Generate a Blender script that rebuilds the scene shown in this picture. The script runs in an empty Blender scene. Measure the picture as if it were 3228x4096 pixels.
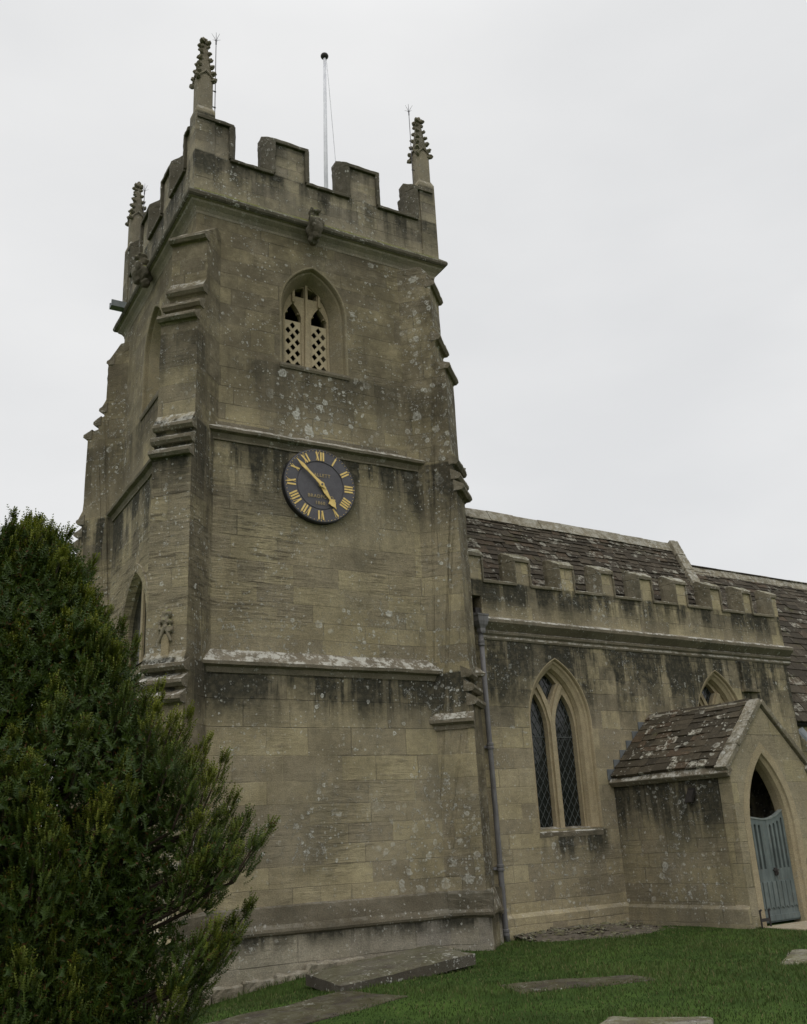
import bpy, bmesh, math, random
import numpy as np
from mathutils import Vector, Matrix, Euler, noise as mnoise
from mathutils.geometry import tessellate_polygon
R = math.radians
random.seed(7); rng = np.random.default_rng(7)
scene = bpy.context.scene
col = scene.collection

# ------------------------------------------------------------------ camera
HEAD, PITCH, ROLL = R(59.291), R(18.998), R(-2.997)
CAM = Vector((-3.927, -12.647, 0.0))
cd = bpy.data.cameras.new('camera'); cam = bpy.data.objects.new('camera', cd); col.objects.link(cam)
fw = Vector((math.cos(HEAD)*math.cos(PITCH), math.sin(HEAD)*math.cos(PITCH), math.sin(PITCH)))
rt = Vector((math.sin(HEAD), -math.cos(HEAD), 0)); up = rt.cross(fw)
c_, s_ = math.cos(ROLL), math.sin(ROLL)
r2, u2 = c_*rt + s_*up, -s_*rt + c_*up
M = Matrix((r2, u2, -fw)).transposed().to_4x4(); M.translation = CAM
cam.matrix_world = M
cd.sensor_fit = 'VERTICAL'; cd.sensor_height = 24.0; cd.lens = 3807.87/4096*24.0
cd.clip_start = 0.05; cd.clip_end = 3000
scene.camera = cam

# ------------------------------------------------------------------ sky, sun, exposure (overcast)
SUN_EL, SUN_AZ = R(50), R(215)          # azimuth clockwise from north (+Y)
w = bpy.data.worlds.new('World'); scene.world = w; w.use_nodes = True
nt = w.node_tree; nt.nodes.clear()
out = nt.nodes.new('ShaderNodeOutputWorld'); bg = nt.nodes.new('ShaderNodeBackground')
sky = nt.nodes.new('ShaderNodeTexSky'); sky.sky_type = 'NISHITA'; sky.sun_disc = False
sky.sun_elevation = SUN_EL; sky.sun_rotation = SUN_AZ; sky.dust_density = 4; sky.air_density = 1
tcw = nt.nodes.new('ShaderNodeTexCoord')
nz = nt.nodes.new('ShaderNodeTexNoise'); nz.inputs['Scale'].default_value = 2.2; nz.inputs['Detail'].default_value = 5
mp = nt.nodes.new('ShaderNodeMapping'); mp.inputs['Scale'].default_value = (1, 1, 2.5)
nt.links.new(tcw.outputs['Generated'], mp.inputs['Vector']); nt.links.new(mp.outputs['Vector'], nz.inputs['Vector'])
cr = nt.nodes.new('ShaderNodeValToRGB')
cr.color_ramp.elements[0].position = 0.3; cr.color_ramp.elements[0].color = (6.75, 6.8, 6.85, 1)
cr.color_ramp.elements[1].position = 0.7; cr.color_ramp.elements[1].color = (7.75, 7.75, 7.72, 1)
nt.links.new(nz.outputs['Fac'], cr.inputs['Fac'])
mixw = nt.nodes.new('ShaderNodeMix'); mixw.data_type = 'RGBA'; mixw.inputs[0].default_value = 0.94
sx = nt.nodes.new('ShaderNodeSeparateXYZ'); nt.links.new(tcw.outputs['Generated'], sx.inputs[0])
zr = nt.nodes.new('ShaderNodeMapRange'); zr.interpolation_type = 'SMOOTHSTEP'      # an overcast sky is brightest overhead
zr.inputs[1].default_value = 0.70; zr.inputs[2].default_value = 1.0; zr.inputs[3].default_value = 1.0; zr.inputs[4].default_value = 2.5
nt.links.new(sx.outputs[2], zr.inputs[0])
vm = nt.nodes.new('ShaderNodeVectorMath'); vm.operation = 'SCALE'
nt.links.new(cr.outputs['Color'], vm.inputs[0]); nt.links.new(zr.outputs[0], vm.inputs['Scale'])
nt.links.new(sky.outputs['Color'], mixw.inputs[6]); nt.links.new(vm.outputs[0], mixw.inputs[7])
bg.inputs['Strength'].default_value = 0.11
nt.links.new(mixw.outputs[2], bg.inputs['Color']); nt.links.new(bg.outputs['Background'], out.inputs['Surface'])
sl = bpy.data.lights.new('sun', 'SUN'); sl.energy = 0.5; sl.angle = R(25); sl.color = (1, 0.96, 0.9)
so = bpy.data.objects.new('sun', sl); col.objects.link(so)
so.rotation_euler = (R(90) - SUN_EL, 0, R(180) - SUN_AZ)
scene.view_settings.view_transform = 'Standard'; scene.view_settings.look = 'None'
scene.view_settings.exposure = 0.06; scene.view_settings.gamma = 1.0
scene.render.engine = 'CYCLES'

# ------------------------------------------------------------------ node helpers
class Mat:
    def __init__(s, name, rough=0.9, spec=0.25):
        s.m = bpy.data.materials.new(name); s.m.use_nodes = True
        s.t = s.m.node_tree; s.t.nodes.clear()
        s.o = s.t.nodes.new('ShaderNodeOutputMaterial'); s.b = s.t.nodes.new('ShaderNodeBsdfPrincipled')
        s.t.links.new(s.b.outputs[0], s.o.inputs[0])
        s.b.inputs['Roughness'].default_value = rough
        s.b.inputs['Specular IOR Level'].default_value = spec
        s.geo = s.t.nodes.new('ShaderNodeNewGeometry'); s.pos = s.geo.outputs['Position']; s.nor = s.geo.outputs['Normal']
    def put(s, inp, v):
        if isinstance(v, bpy.types.NodeSocket): s.t.links.new(v, inp)
        elif isinstance(v, (tuple, list)) and len(v) == 3 and inp.type == 'RGBA': inp.default_value = (*v, 1)
        else: inp.default_value = v
    def node(s, idn, ins={}, **kw):
        n = s.t.nodes.new(idn)
        for k, v in kw.items(): setattr(n, k, v)
        for k, v in ins.items(): s.put(n.inputs[k], v)
        return n
    def m2(s, op, a, b=0.0, c=None, clamp=False):
        ins = {0: a, 1: b}
        if c is not None: ins[2] = c
        return s.node('ShaderNodeMath', ins, operation=op, use_clamp=clamp).outputs[0]
    def mix(s, f, a, b, blend='MIX'):
        return s.node('ShaderNodeMix', {0: f, 6: a, 7: b}, data_type='RGBA', blend_type=blend).outputs[2]
    def vscale(s, v, k):
        return s.node('ShaderNodeVectorMath', {0: v, 1: k}, operation='MULTIPLY').outputs[0]
    def noise(s, scale, detail=4, rough=0.6, vec=None, outp='Fac'):
        return s.node('ShaderNodeTexNoise', {'Vector': vec or s.pos, 'Scale': scale, 'Detail': detail, 'Roughness': rough}).outputs[outp]
    def ramp(s, v, a, b, lo=0.0, hi=1.0):
        return s.node('ShaderNodeMapRange', {0: v, 1: a, 2: b, 3: lo, 4: hi}, interpolation_type='SMOOTHSTEP').outputs[0]
    def vor(s, scale, vec=None, feature='F1'):
        return s.node('ShaderNodeTexVoronoi', {'Vector': vec or s.pos, 'Scale': scale}, feature=feature)
    def xyz(s, v):
        return s.node('ShaderNodeSeparateXYZ', {0: v}).outputs
    def bump(s, h, strength=0.4, dist=0.01):
        n = s.node('ShaderNodeBump', {'Height': h, 'Strength': strength, 'Distance': dist})
        s.t.links.new(n.outputs[0], s.b.inputs['Normal'])
    def color(s, c): s.put(s.b.inputs['Base Color'], c)
    def tint(s):
        return s.xyz(s.node('ShaderNodeAttribute', attribute_name='tint').outputs['Color'])

def spots(M, scale, keep, rmin, rmax, vec):
    """round lichen rosettes: a disc of random size in a random share of the cells"""
    v = M.vor(scale, vec)
    cc = M.xyz(v.outputs['Color'])
    rad = M.ramp(cc[0], 1-keep, 1.0, rmin, rmax)
    on = M.m2('GREATER_THAN', cc[0], 1-keep)
    d = M.m2('ADD', v.outputs['Distance'], M.m2('MULTIPLY', M.m2('SUBTRACT', M.noise(scale*4, 3), 0.5), 0.42))
    e = M.m2('MULTIPLY', M.m2('SUBTRACT', rad, d), 14.0, clamp=True)
    inner = M.ramp(d, 0.0, rmax, 0.35, 1.0)
    return M.m2('MULTIPLY', M.m2('MULTIPLY', e, on), inner)

def stone(name, dark, light, lichen=0.5, bands=(), stain=0.6, moss=0.0, crust=0.5, ashlar=True, row=0.30, bw=0.66,
          blockvar=0.35, gray=0.3, stain_shade_c=(0.040, 0.038, 0.028), spotc=(0.70, 0.70, 0.64), mossc=(0.09, 0.10, 0.016), grime=0.5, corner=False):
    M = Mat(name, 0.92, 0.2)
    n1 = M.noise(0.55, 5, 0.62); n2 = M.noise(2.3, 5, 0.65); n3 = M.noise(11, 5, 0.7); n4 = M.noise(75, 3, 0.7)
    base = M.mix(M.ramp(M.m2('ADD', M.m2('MULTIPLY', n1, 0.6), M.m2('MULTIPLY', n2, 0.4)), 0.36, 0.64), dark, light)
    hgt = M.m2('ADD', M.m2('MULTIPLY', n3, 0.6), M.m2('MULTIPLY', n4, 0.4))
    # grey-brown weathering film
    base = M.mix(M.ramp(M.noise(1.1, 6, 0.7), 0.42, 0.66, 0, gray), base, (0.17, 0.16, 0.135))
    if ashlar:
        uv = M.node('ShaderNodeUVMap').outputs[0]; u = M.xyz(uv)
        wob = M.noise(1.7, 2, 0.5)
        vv = M.m2('ADD', u[1], M.m2('ADD', M.m2('MULTIPLY', M.m2('SINE', M.m2('MULTIPLY', u[1], 2.1)), 0.10),
                  M.m2('MULTIPLY', M.m2('SUBTRACT', wob, 0.5), 0.03)))
        rowi = M.m2('FLOOR', M.m2('DIVIDE', vv, row))
        uu = M.m2('ADD', u[0], M.m2('MULTIPLY', M.m2('SINE', M.m2('MULTIPLY', rowi, 12.99)), 0.9))
        uu = M.m2('ADD', uu, M.m2('MULTIPLY', M.m2('SINE', M.m2('ADD', M.m2('MULTIPLY', uu, 3.3), rowi)), 0.11))
        cv = M.node('ShaderNodeCombineXYZ', {0: uu, 1: vv, 2: 0.0}).outputs[0]
        br = M.node('ShaderNodeTexBrick', {'Vector': cv, 'Scale': 1.0, 'Color1': (0, 0, 0), 'Color2': (1, 1, 1), 'Mortar': (0.5, 0.5, 0.5),
                     'Mortar Size': 0.006, 'Mortar Smooth': 0.6, 'Bias': 0.0, 'Brick Width': bw, 'Row Height': row}, offset=0.42, offset_frequency=2, squash=0.72, squash_frequency=3)
        bt = M.xyz(br.outputs['Color'])[0]
        shade = M.ramp(bt, 0, 1, 1-blockvar*0.55, 1+blockvar*0.45)
        base = M.mix(1.0, base, M.node('ShaderNodeCombineXYZ', {0: shade, 1: shade, 2: M.m2('MULTIPLY', shade, M.ramp(bt, 0, 1, 1.04, 0.94))}).outputs[0], 'MULTIPLY')
        jn = M.ramp(M.noise(1.3, 3), 0.38, 0.62)
        jc = M.mix(M.ramp(M.noise(0.9, 3), 0.45, 0.6), (0.12, 0.105, 0.075), (0.36, 0.32, 0.235))
        base = M.mix(M.m2('MULTIPLY', br.outputs['Fac'], M.ramp(jn, 0, 1, 0.0, 0.62)), base, jc)
        # eroded bedding ridges
        ero = M.noise(3.0, 6, 0.75, vec=M.vscale(M.pos, (0.6, 0.6, 5.5)))
        hgt = M.m2('ADD', hgt, M.m2('MULTIPLY', ero, 0.35))
        hgt = M.m2('ADD', M.m2('SUBTRACT', hgt, M.m2('MULTIPLY', M.m2('MULTIPLY', br.outputs['Fac'], M.ramp(jn, 0, 1, 0.15, 1.0)), 0.6)), M.m2('MULTIPLY', bt, 0.30))
        wz = M.ramp(M.noise(0.7, 4, 0.6), 0.50, 0.62)
        if corner:
            pp = M.xyz(M.pos); wz = M.m2('MAXIMUM', M.m2('MULTIPLY', wz, 0.6), M.m2('MULTIPLY', M.m2('MULTIPLY', M.ramp(pp[0], 2.3, 1.3), M.ramp(pp[2], 2.6, 3.4)), M.ramp(pp[2], 5.4, 4.9)))
        else: wz = M.m2('MULTIPLY', wz, 0.35)
        hgt = M.m2('ADD', hgt, M.m2('MULTIPLY', M.m2('MULTIPLY', ero, 1.8), wz))
        base = M.mix(M.m2('MULTIPLY', M.ramp(ero, 0.53, 0.62, 0, 0.8), wz), base, (0.105, 0.088, 0.06))
        base = M.mix(M.m2('MULTIPLY', M.ramp(ero, 0.47, 0.38, 0, 0.6), wz), base, (0.40, 0.345, 0.225))
    base = M.mix(M.ramp(n3, 0.35, 0.7, 0.0, 0.45), base, M.mix(0.5, base, (0.11, 0.10, 0.075)))
    # fine grain
    g = M.ramp(n4, 0.3, 0.7, 0.78, 1.22)
    base = M.mix(1.0, base, M.node('ShaderNodeCombineXYZ', {0: g, 1: g, 2: g}).outputs[0], 'MULTIPLY')
    # dark algae runs under projecting courses, their tops deepened as painted ledge shade
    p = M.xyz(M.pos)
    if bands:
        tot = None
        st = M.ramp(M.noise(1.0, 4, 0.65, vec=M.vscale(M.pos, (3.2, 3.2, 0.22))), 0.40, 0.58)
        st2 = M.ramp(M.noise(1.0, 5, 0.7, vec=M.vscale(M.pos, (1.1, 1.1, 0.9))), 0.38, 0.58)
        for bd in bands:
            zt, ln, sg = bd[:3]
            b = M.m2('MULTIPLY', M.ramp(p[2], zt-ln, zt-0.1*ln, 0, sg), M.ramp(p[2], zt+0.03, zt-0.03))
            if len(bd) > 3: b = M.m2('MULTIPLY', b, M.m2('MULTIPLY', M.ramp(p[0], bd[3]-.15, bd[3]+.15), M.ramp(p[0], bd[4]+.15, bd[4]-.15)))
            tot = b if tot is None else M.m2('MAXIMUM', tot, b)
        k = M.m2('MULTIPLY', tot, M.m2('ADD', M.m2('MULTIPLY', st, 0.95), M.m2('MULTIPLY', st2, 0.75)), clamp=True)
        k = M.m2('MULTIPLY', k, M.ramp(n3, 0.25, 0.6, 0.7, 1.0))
        base = M.mix(k, base, stain_shade_c)
    # general grime in irregular patches
    gm = M.ramp(M.noise(0.8, 7, 0.72, vec=M.vscale(M.pos, (1, 1, 0.7))), 0.46, 0.68, 0, grime)
    base = M.mix(gm, base, (0.085, 0.080, 0.058))
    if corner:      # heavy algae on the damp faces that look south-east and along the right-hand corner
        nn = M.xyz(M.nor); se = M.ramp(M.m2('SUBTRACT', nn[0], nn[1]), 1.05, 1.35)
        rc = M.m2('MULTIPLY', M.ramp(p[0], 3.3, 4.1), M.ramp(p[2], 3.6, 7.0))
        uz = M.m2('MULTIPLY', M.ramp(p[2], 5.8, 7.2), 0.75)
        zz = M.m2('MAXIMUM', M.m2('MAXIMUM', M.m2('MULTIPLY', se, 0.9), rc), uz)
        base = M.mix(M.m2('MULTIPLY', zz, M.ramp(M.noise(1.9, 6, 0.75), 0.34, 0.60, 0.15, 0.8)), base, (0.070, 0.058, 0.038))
    # lichens
    wv = M.node('ShaderNodeVectorMath', {0: M.pos, 1: M.vscale(M.noise(9, 2, outp='Color'), (0.05, 0.05, 0.05))}, operation='ADD').outputs[0]
    clus = M.ramp(M.noise(0.85, 5, 0.65), 0.50, 0.62)
    if corner:      # thick colonies under the belfry sill, over the string courses and on the right-hand corner
        zn = M.m2('MULTIPLY', M.m2('MULTIPLY', M.ramp(p[0], 1.1, 1.6), M.ramp(p[0], 3.3, 2.6)), M.m2('MULTIPLY', M.ramp(p[2], 5.95, 6.1), M.ramp(p[2], 7.45, 7.1)))
        zl = M.m2('MULTIPLY', M.ramp(p[2], 2.3, 2.5), M.ramp(p[2], 2.95, 2.6))
        zp_ = M.m2('MULTIPLY', M.ramp(p[0], 2.2, 3.4), M.m2('MULTIPLY', M.ramp(p[2], -0.8, -0.6), M.ramp(p[2], 0.9, 0.2)))
        zc = M.m2('MULTIPLY', M.ramp(p[0], 3.3, 4.0), M.ramp(p[2], 5.0, 6.5))
        clus = M.m2('MAXIMUM', M.m2('MAXIMUM', clus, M.m2('MAXIMUM', zn, M.m2('MULTIPLY', zc, 0.7))), M.m2('MAXIMUM', zl, M.m2('MULTIPLY', zp_, 0.8)))
    s1 = M.m2('MULTIPLY', spots(M, 5.0, 0.14, 0.10, 0.33, wv), clus)
    if corner: s1 = M.m2('MAXIMUM', s1, M.m2('MULTIPLY', M.m2('MAXIMUM', spots(M, 8.5, 0.36, 0.14, 0.44, wv), spots(M, 4.6, 0.34, 0.14, 0.42, wv)), M.m2('MAXIMUM', M.m2('MAXIMUM', zn, M.m2('MULTIPLY', zc, 0.7)), M.m2('MULTIPLY', zp_, 0.6))))
    s2 = M.m2('MULTIPLY', spots(M, 12.0, 0.24, 0.10, 0.42, wv), M.m2('MAXIMUM', M.ramp(M.noise(1.4, 5, 0.7), 0.50, 0.62), M.m2('MULTIPLY', clus, 0.9)))
    s3 = M.m2('MULTIPLY', spots(M, 24.0, 0.34, 0.14, 0.42, wv), M.ramp(M.noise(1.6, 6, 0.75), 0.44, 0.60))
    sp = M.m2('MAXIMUM', M.m2('MAXIMUM', s1, s2), M.m2('MULTIPLY', s3, 0.9))
    crs = M.m2('MULTIPLY', M.ramp(M.m2('ADD', M.noise(11, 8, 0.82), M.m2('MULTIPLY', clus, 0.035)), 0.585, 0.63), M.m2('MAXIMUM', M.ramp(M.noise(1.1, 5, 0.7), 0.52, 0.62), M.m2('MULTIPLY', clus, 0.85)))
    sp = M.m2('MAXIMUM', sp, crs)
    sp = M.m2('MULTIPLY', sp, M.m2('MULTIPLY', M.ramp(M.noise(30, 4, 0.75), 0.32, 0.6, 0.1, 1.0), lichen), clamp=True)
    base = M.mix(sp, base, spotc)
    # crust and moss on faces that look up
    nzv = M.xyz(M.nor)[2]
    upf = M.ramp(nzv, 0.12, 0.5)
    cm = M.m2('MULTIPLY', upf, M.ramp(M.noise(6.5, 6, 0.8), 0.47, 0.56))
    base = M.mix(M.m2('MULTIPLY', cm, crust), base, (0.56, 0.55, 0.49))
    if moss:
        mm = M.m2('MULTIPLY', M.m2('MAXIMUM', M.ramp(nzv, 0.3, 0.75), M.ramp(M.noise(4.0, 5, 0.7), 0.62, 0.75, 0, 0.6)), M.ramp(M.noise(3.2, 6, 0.75), 0.34, 0.56))
        base = M.mix(M.m2('MULTIPLY', mm, moss), base, M.mix(M.noise(30, 3), mossc, (mossc[0]*2.2, mossc[1]*2.1, mossc[2]*1.6)))
    M.color(base)
    M.bump(M.m2('ADD', hgt, M.m2('MULTIPLY', sp, 0.3)), 0.9, 0.024)
    return M.m

MAT = {}
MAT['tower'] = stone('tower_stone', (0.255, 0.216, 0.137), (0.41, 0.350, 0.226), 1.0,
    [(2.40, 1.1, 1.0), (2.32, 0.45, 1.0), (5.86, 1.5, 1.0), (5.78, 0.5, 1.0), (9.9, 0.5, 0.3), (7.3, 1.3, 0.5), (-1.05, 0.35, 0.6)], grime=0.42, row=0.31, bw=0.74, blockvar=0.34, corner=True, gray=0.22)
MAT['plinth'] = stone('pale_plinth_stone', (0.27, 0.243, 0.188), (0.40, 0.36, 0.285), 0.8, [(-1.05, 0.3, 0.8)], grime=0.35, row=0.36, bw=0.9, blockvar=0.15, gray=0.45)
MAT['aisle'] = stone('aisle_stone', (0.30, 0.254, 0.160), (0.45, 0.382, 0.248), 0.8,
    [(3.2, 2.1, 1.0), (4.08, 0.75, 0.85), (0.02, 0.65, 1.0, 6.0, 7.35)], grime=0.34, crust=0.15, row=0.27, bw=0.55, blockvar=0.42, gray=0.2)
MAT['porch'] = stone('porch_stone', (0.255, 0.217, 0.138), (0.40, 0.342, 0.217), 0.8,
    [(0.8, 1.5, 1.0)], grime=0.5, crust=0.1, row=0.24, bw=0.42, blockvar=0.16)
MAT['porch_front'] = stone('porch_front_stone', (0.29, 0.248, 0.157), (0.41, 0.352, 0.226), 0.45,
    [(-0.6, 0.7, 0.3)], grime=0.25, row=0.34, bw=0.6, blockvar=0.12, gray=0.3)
MAT['dressed'] = stone('dressed_stone', (0.33, 0.27, 0.165), (0.44, 0.365, 0.235), 0.25, grime=0.16, ashlar=False, gray=0.12, crust=0.2)
MAT['reveal'] = stone('belfry_reveal_stone', (0.22, 0.186, 0.115), (0.32, 0.272, 0.17), 0.3, grime=0.45, ashlar=False, gray=0.3, crust=0.2)
MAT['string'] = stone('string_course_stone', (0.15, 0.128, 0.09), (0.25, 0.213, 0.152), 0.8, grime=0.8, ashlar=False, crust=0.8)
MAT['flank'] = stone('aisle_coping_stone', (0.13, 0.112, 0.076), (0.23, 0.20, 0.14), 0.8, grime=0.6, ashlar=False, crust=0.6, moss=0.15)
MAT['ridge'] = stone('ridge_stone', (0.17, 0.15, 0.105), (0.27, 0.235, 0.165), 0.9, grime=0.75, ashlar=False, crust=0.35)
MAT['cove'] = stone('cornice_cove_stone', (0.23, 0.20, 0.145), (0.34, 0.30, 0.22), 0.5, grime=0.5, ashlar=False, crust=0.2, gray=0.5)
MAT['band'] = stone('plinth_band_stone', (0.09, 0.077, 0.053), (0.18, 0.154, 0.107), 1.0, grime=0.85, ashlar=False, crust=0.12)
MAT['coping'] = stone('mossy_coping_stone', (0.066, 0.058, 0.040), (0.13, 0.113, 0.08), 0.9, grime=0.8, ashlar=False, crust=0.25, moss=0.9)
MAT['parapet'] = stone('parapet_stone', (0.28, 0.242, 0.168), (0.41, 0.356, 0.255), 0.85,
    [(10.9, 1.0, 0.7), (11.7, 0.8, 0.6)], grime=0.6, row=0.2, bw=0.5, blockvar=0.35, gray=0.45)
MAT['pinnacle'] = stone('pinnacle_stone', (0.22, 0.19, 0.135), (0.33, 0.285, 0.20), 0.5, grime=0.55, ashlar=False, crust=0.2, moss=0.75)
MAT['spire'] = stone('spirelet_stone', (0.15, 0.13, 0.09), (0.24, 0.21, 0.15), 0.5, grime=0.7, ashlar=False, crust=0.1, moss=0.9)
MAT['slab'] = stone('gravestone', (0.030, 0.023, 0.017), (0.054, 0.042, 0.031), 0.55, grime=0.3, ashlar=False, crust=0.05, moss=0.15, gray=0.1)
MAT['tombstone'] = stone('tomb_slab', (0.060, 0.051, 0.039), (0.105, 0.09, 0.068), 1.0, grime=0.5, ashlar=False, crust=0.06, moss=0.15, gray=0.3)
MAT['paleslab'] = stone('flaking_slab', (0.075, 0.062, 0.047), (0.125, 0.105, 0.08), 1.0, grime=0.5, ashlar=False, crust=0.22, moss=0.3, gray=0.3)
MAT['footing'] = stone('footing_stone', (0.26, 0.235, 0.18), (0.40, 0.36, 0.28), 0.9, grime=0.4, ashlar=False, crust=0.7, moss=0.2, gray=0.5)

def simple(name, c1, c2, scale=6.0, rough=0.6, spec=0.4, metal=0.0, bump=0.15, fine=60, lo=0.35, hi=0.65):
    M = Mat(name, rough, spec); M.b.inputs['Metallic'].default_value = metal
    n = M.noise(scale, 6, 0.7); f = M.noise(fine, 3, 0.6)
    M.color(M.mix(M.ramp(M.m2('ADD', M.m2('MULTIPLY', n, 0.7), M.m2('MULTIPLY', f, 0.3)), lo, hi), c1, c2))
    M.put(M.b.inputs['Roughness'], M.ramp(n, 0.3, 0.7, max(rough-0.12, 0), min(rough+0.12, 1)))
    M.bump(M.m2('ADD', n, f), bump, 0.004)
    return M.m
MAT['pipe'] = simple('weathered_grey_pipe_paint', (0.115, 0.113, 0.118), (0.175, 0.172, 0.18), 5, 0.6)
MAT['iron'] = simple('black_iron', (0.02, 0.018, 0.017), (0.045, 0.038, 0.034), 12, 0.7)
MAT['lead'] = simple('lead_sheet', (0.13, 0.145, 0.155), (0.24, 0.26, 0.27), 5, 0.6)
MAT['flashing'] = simple('dull_lead_flashing', (0.085, 0.092, 0.095), (0.15, 0.16, 0.16), 5, 0.75)
MAT['lead_came'] = simple('lead_came', (0.045, 0.05, 0.05), (0.085, 0.095, 0.09), 9, 0.6)
MAT['gate'] = simple('blue_grey_gate_paint', (0.075, 0.100, 0.105), (0.115, 0.148, 0.152), 3, 0.7, lo=0.3, hi=0.7)
def worn_paint(name, c1, c2, under, amt, rough):
    M = Mat(name, rough, 0.3)
    g = M.noise(1.0, 5, 0.7, vec=M.vscale(M.pos, (26, 26, 1.6))); n = M.noise(3.0, 6, 0.7); f = M.noise(60, 3, 0.7)
    c = M.mix(M.ramp(M.m2('ADD', M.m2('MULTIPLY', g, 0.5), M.m2('MULTIPLY', n, 0.5)), 0.36, 0.64), c1, c2)
    w_ = M.m2('MULTIPLY', M.ramp(M.m2('ADD', M.m2('MULTIPLY', M.noise(9, 6, 0.8), 0.6), M.m2('MULTIPLY', g, 0.4)), 0.54, 0.62), amt)
    c = M.mix(w_, c, under)
    c = M.mix(M.ramp(M.noise(1.0, 4, 0.7, vec=M.vscale(M.pos, (7, 7, 0.8))), 0.5, 0.7, 0, 0.5), c, (c1[0]*.45, c1[1]*.42, c1[2]*.36))
    M.color(c); M.bump(M.m2('SUBTRACT', M.m2('ADD', g, M.m2('MULTIPLY', f, 0.4)), M.m2('MULTIPLY', w_, 0.8)), 0.4, 0.006)
    return M.m
MAT['gate'] = worn_paint('worn_blue_grey_paint', (0.105, 0.128, 0.124), (0.165, 0.195, 0.187), (0.13, 0.12, 0.10), 0.7, 0.72)
MAT['pipe'] = worn_paint('worn_grey_paint', (0.115, 0.112, 0.112), (0.19, 0.185, 0.185), (0.075, 0.05, 0.035), 0.6, 0.65)
MAT['gatelight'] = simple('worn_pale_gate_edge', (0.15, 0.18, 0.17), (0.25, 0.27, 0.25), 12, 0.7)
MAT['white'] = simple('white_pole_paint', (0.55, 0.56, 0.60), (0.72, 0.73, 0.76), 4, 0.45)
MAT['gold'] = simple('gilding', (0.68, 0.47, 0.13), (0.88, 0.65, 0.24), 14, 0.5, 0.5, 0.0)
MAT['dullgold'] = simple('faded_gilding', (0.30, 0.235, 0.12), (0.42, 0.33, 0.18), 14, 0.6)
MAT['dial'] = simple('slate_dial', (0.072, 0.068, 0.078), (0.108, 0.104, 0.115), 7, 0.6)
MAT['dial_rim'] = simple('dark_dial_edge', (0.018, 0.017, 0.02), (0.03, 0.03, 0.034), 7, 0.6)
MAT['lattice'] = simple('pale_lattice_board', (0.34, 0.285, 0.18), (0.45, 0.385, 0.25), 6, 0.8)
MAT['rod'] = simple('weathered_copper_rod', (0.09, 0.085, 0.10), (0.15, 0.14, 0.15), 9, 0.6)
MAT['dark'] = simple('dark_timber', (0.012, 0.011, 0.010), (0.03, 0.027, 0.022), 5, 0.9)
MAT['bark'] = simple('yew_bark', (0.03, 0.019, 0.012), (0.06, 0.04, 0.026), 8, 0.9, bump=0.8)
MAT['plaster'] = simple('old_limewash', (0.20, 0.18, 0.15), (0.30, 0.27, 0.22), 2, 0.9)
MAT['path'] = stone('worn_flagstone', (0.30, 0.245, 0.16), (0.42, 0.35, 0.24), 0.3, grime=0.3, ashlar=False, crust=0.2)

def mat_glass():
    M = Mat('old_leaded_glass', 0.16, 0.5)
    uv = M.node('ShaderNodeUVMap').outputs[0]
    n = M.noise(6, 3); M.color(M.mix(n, (0.006, 0.007, 0.006), (0.016, 0.020, 0.017)))
    M.bump(M.m2('ADD', M.noise(9, 3), M.vor(7.0).outputs['Distance']), 0.25, 0.02)
    return M.m
MAT['glass'] = mat_glass()

def mat_roof(name, c1, c2, c3, lich):
    M = Mat(name, 0.92, 0.2)
    t = M.tint()
    b = M.mix(t[0], c1, c2); b = M.mix(M.m2('MULTIPLY', M.m2('GREATER_THAN', t[1], 0.88), 0.7), b, c3)
    n = M.noise(9, 6, 0.72); f = M.noise(55, 3, 0.7)
    b = M.mix(M.ramp(n, 0.35, 0.7, 0, 0.6), b, (0.034, 0.029, 0.020))
    g = M.ramp(f, 0.3, 0.7, 0.7, 1.3); b = M.mix(1.0, b, M.node('ShaderNodeCombineXYZ', {0: g, 1: g, 2: g}).outputs[0], 'MULTIPLY')
    wv = M.node('ShaderNodeVectorMath', {0: M.pos, 1: M.vscale(M.noise(8, 2, outp='Color'), (0.08, 0.08, 0.08))}, operation='ADD').outputs[0]
    s = M.m2('MAXIMUM', spots(M, 7.0, 0.28, 0.15, 0.5, wv), spots(M, 20.0, 0.25, 0.15, 0.45, wv))
    s = M.m2('MULTIPLY', s, M.m2('MULTIPLY', M.ramp(M.noise(1.6, 4), 0.40, 0.62), lich), clamp=True)
    b = M.mix(M.m2('MULTIPLY', M.m2('GREATER_THAN', t[2], 0.84), M.ramp(M.noise(11, 5, 0.75), 0.47, 0.60, 0, lich)), b, (0.40, 0.385, 0.32))
    b = M.mix(s, b, (0.46, 0.45, 0.38))
    b = M.mix(M.ramp(M.noise(2.6, 5, 0.7), 0.58, 0.74, 0, 0.5), b, (0.07, 0.075, 0.02))
    M.color(b); M.bump(M.m2('ADD', n, M.m2('MULTIPLY', f, 0.5)), 0.8, 0.012)
    return M.m
MAT['roof'] = mat_roof('stone_slates', (0.038, 0.031, 0.022), (0.088, 0.072, 0.051), (0.095, 0.068, 0.045), 0.6)
MAT['porch_roof'] = mat_roof('porch_stone_slates', (0.042, 0.035, 0.024), (0.090, 0.074, 0.049), (0.10, 0.068, 0.042), 1.0)

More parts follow.
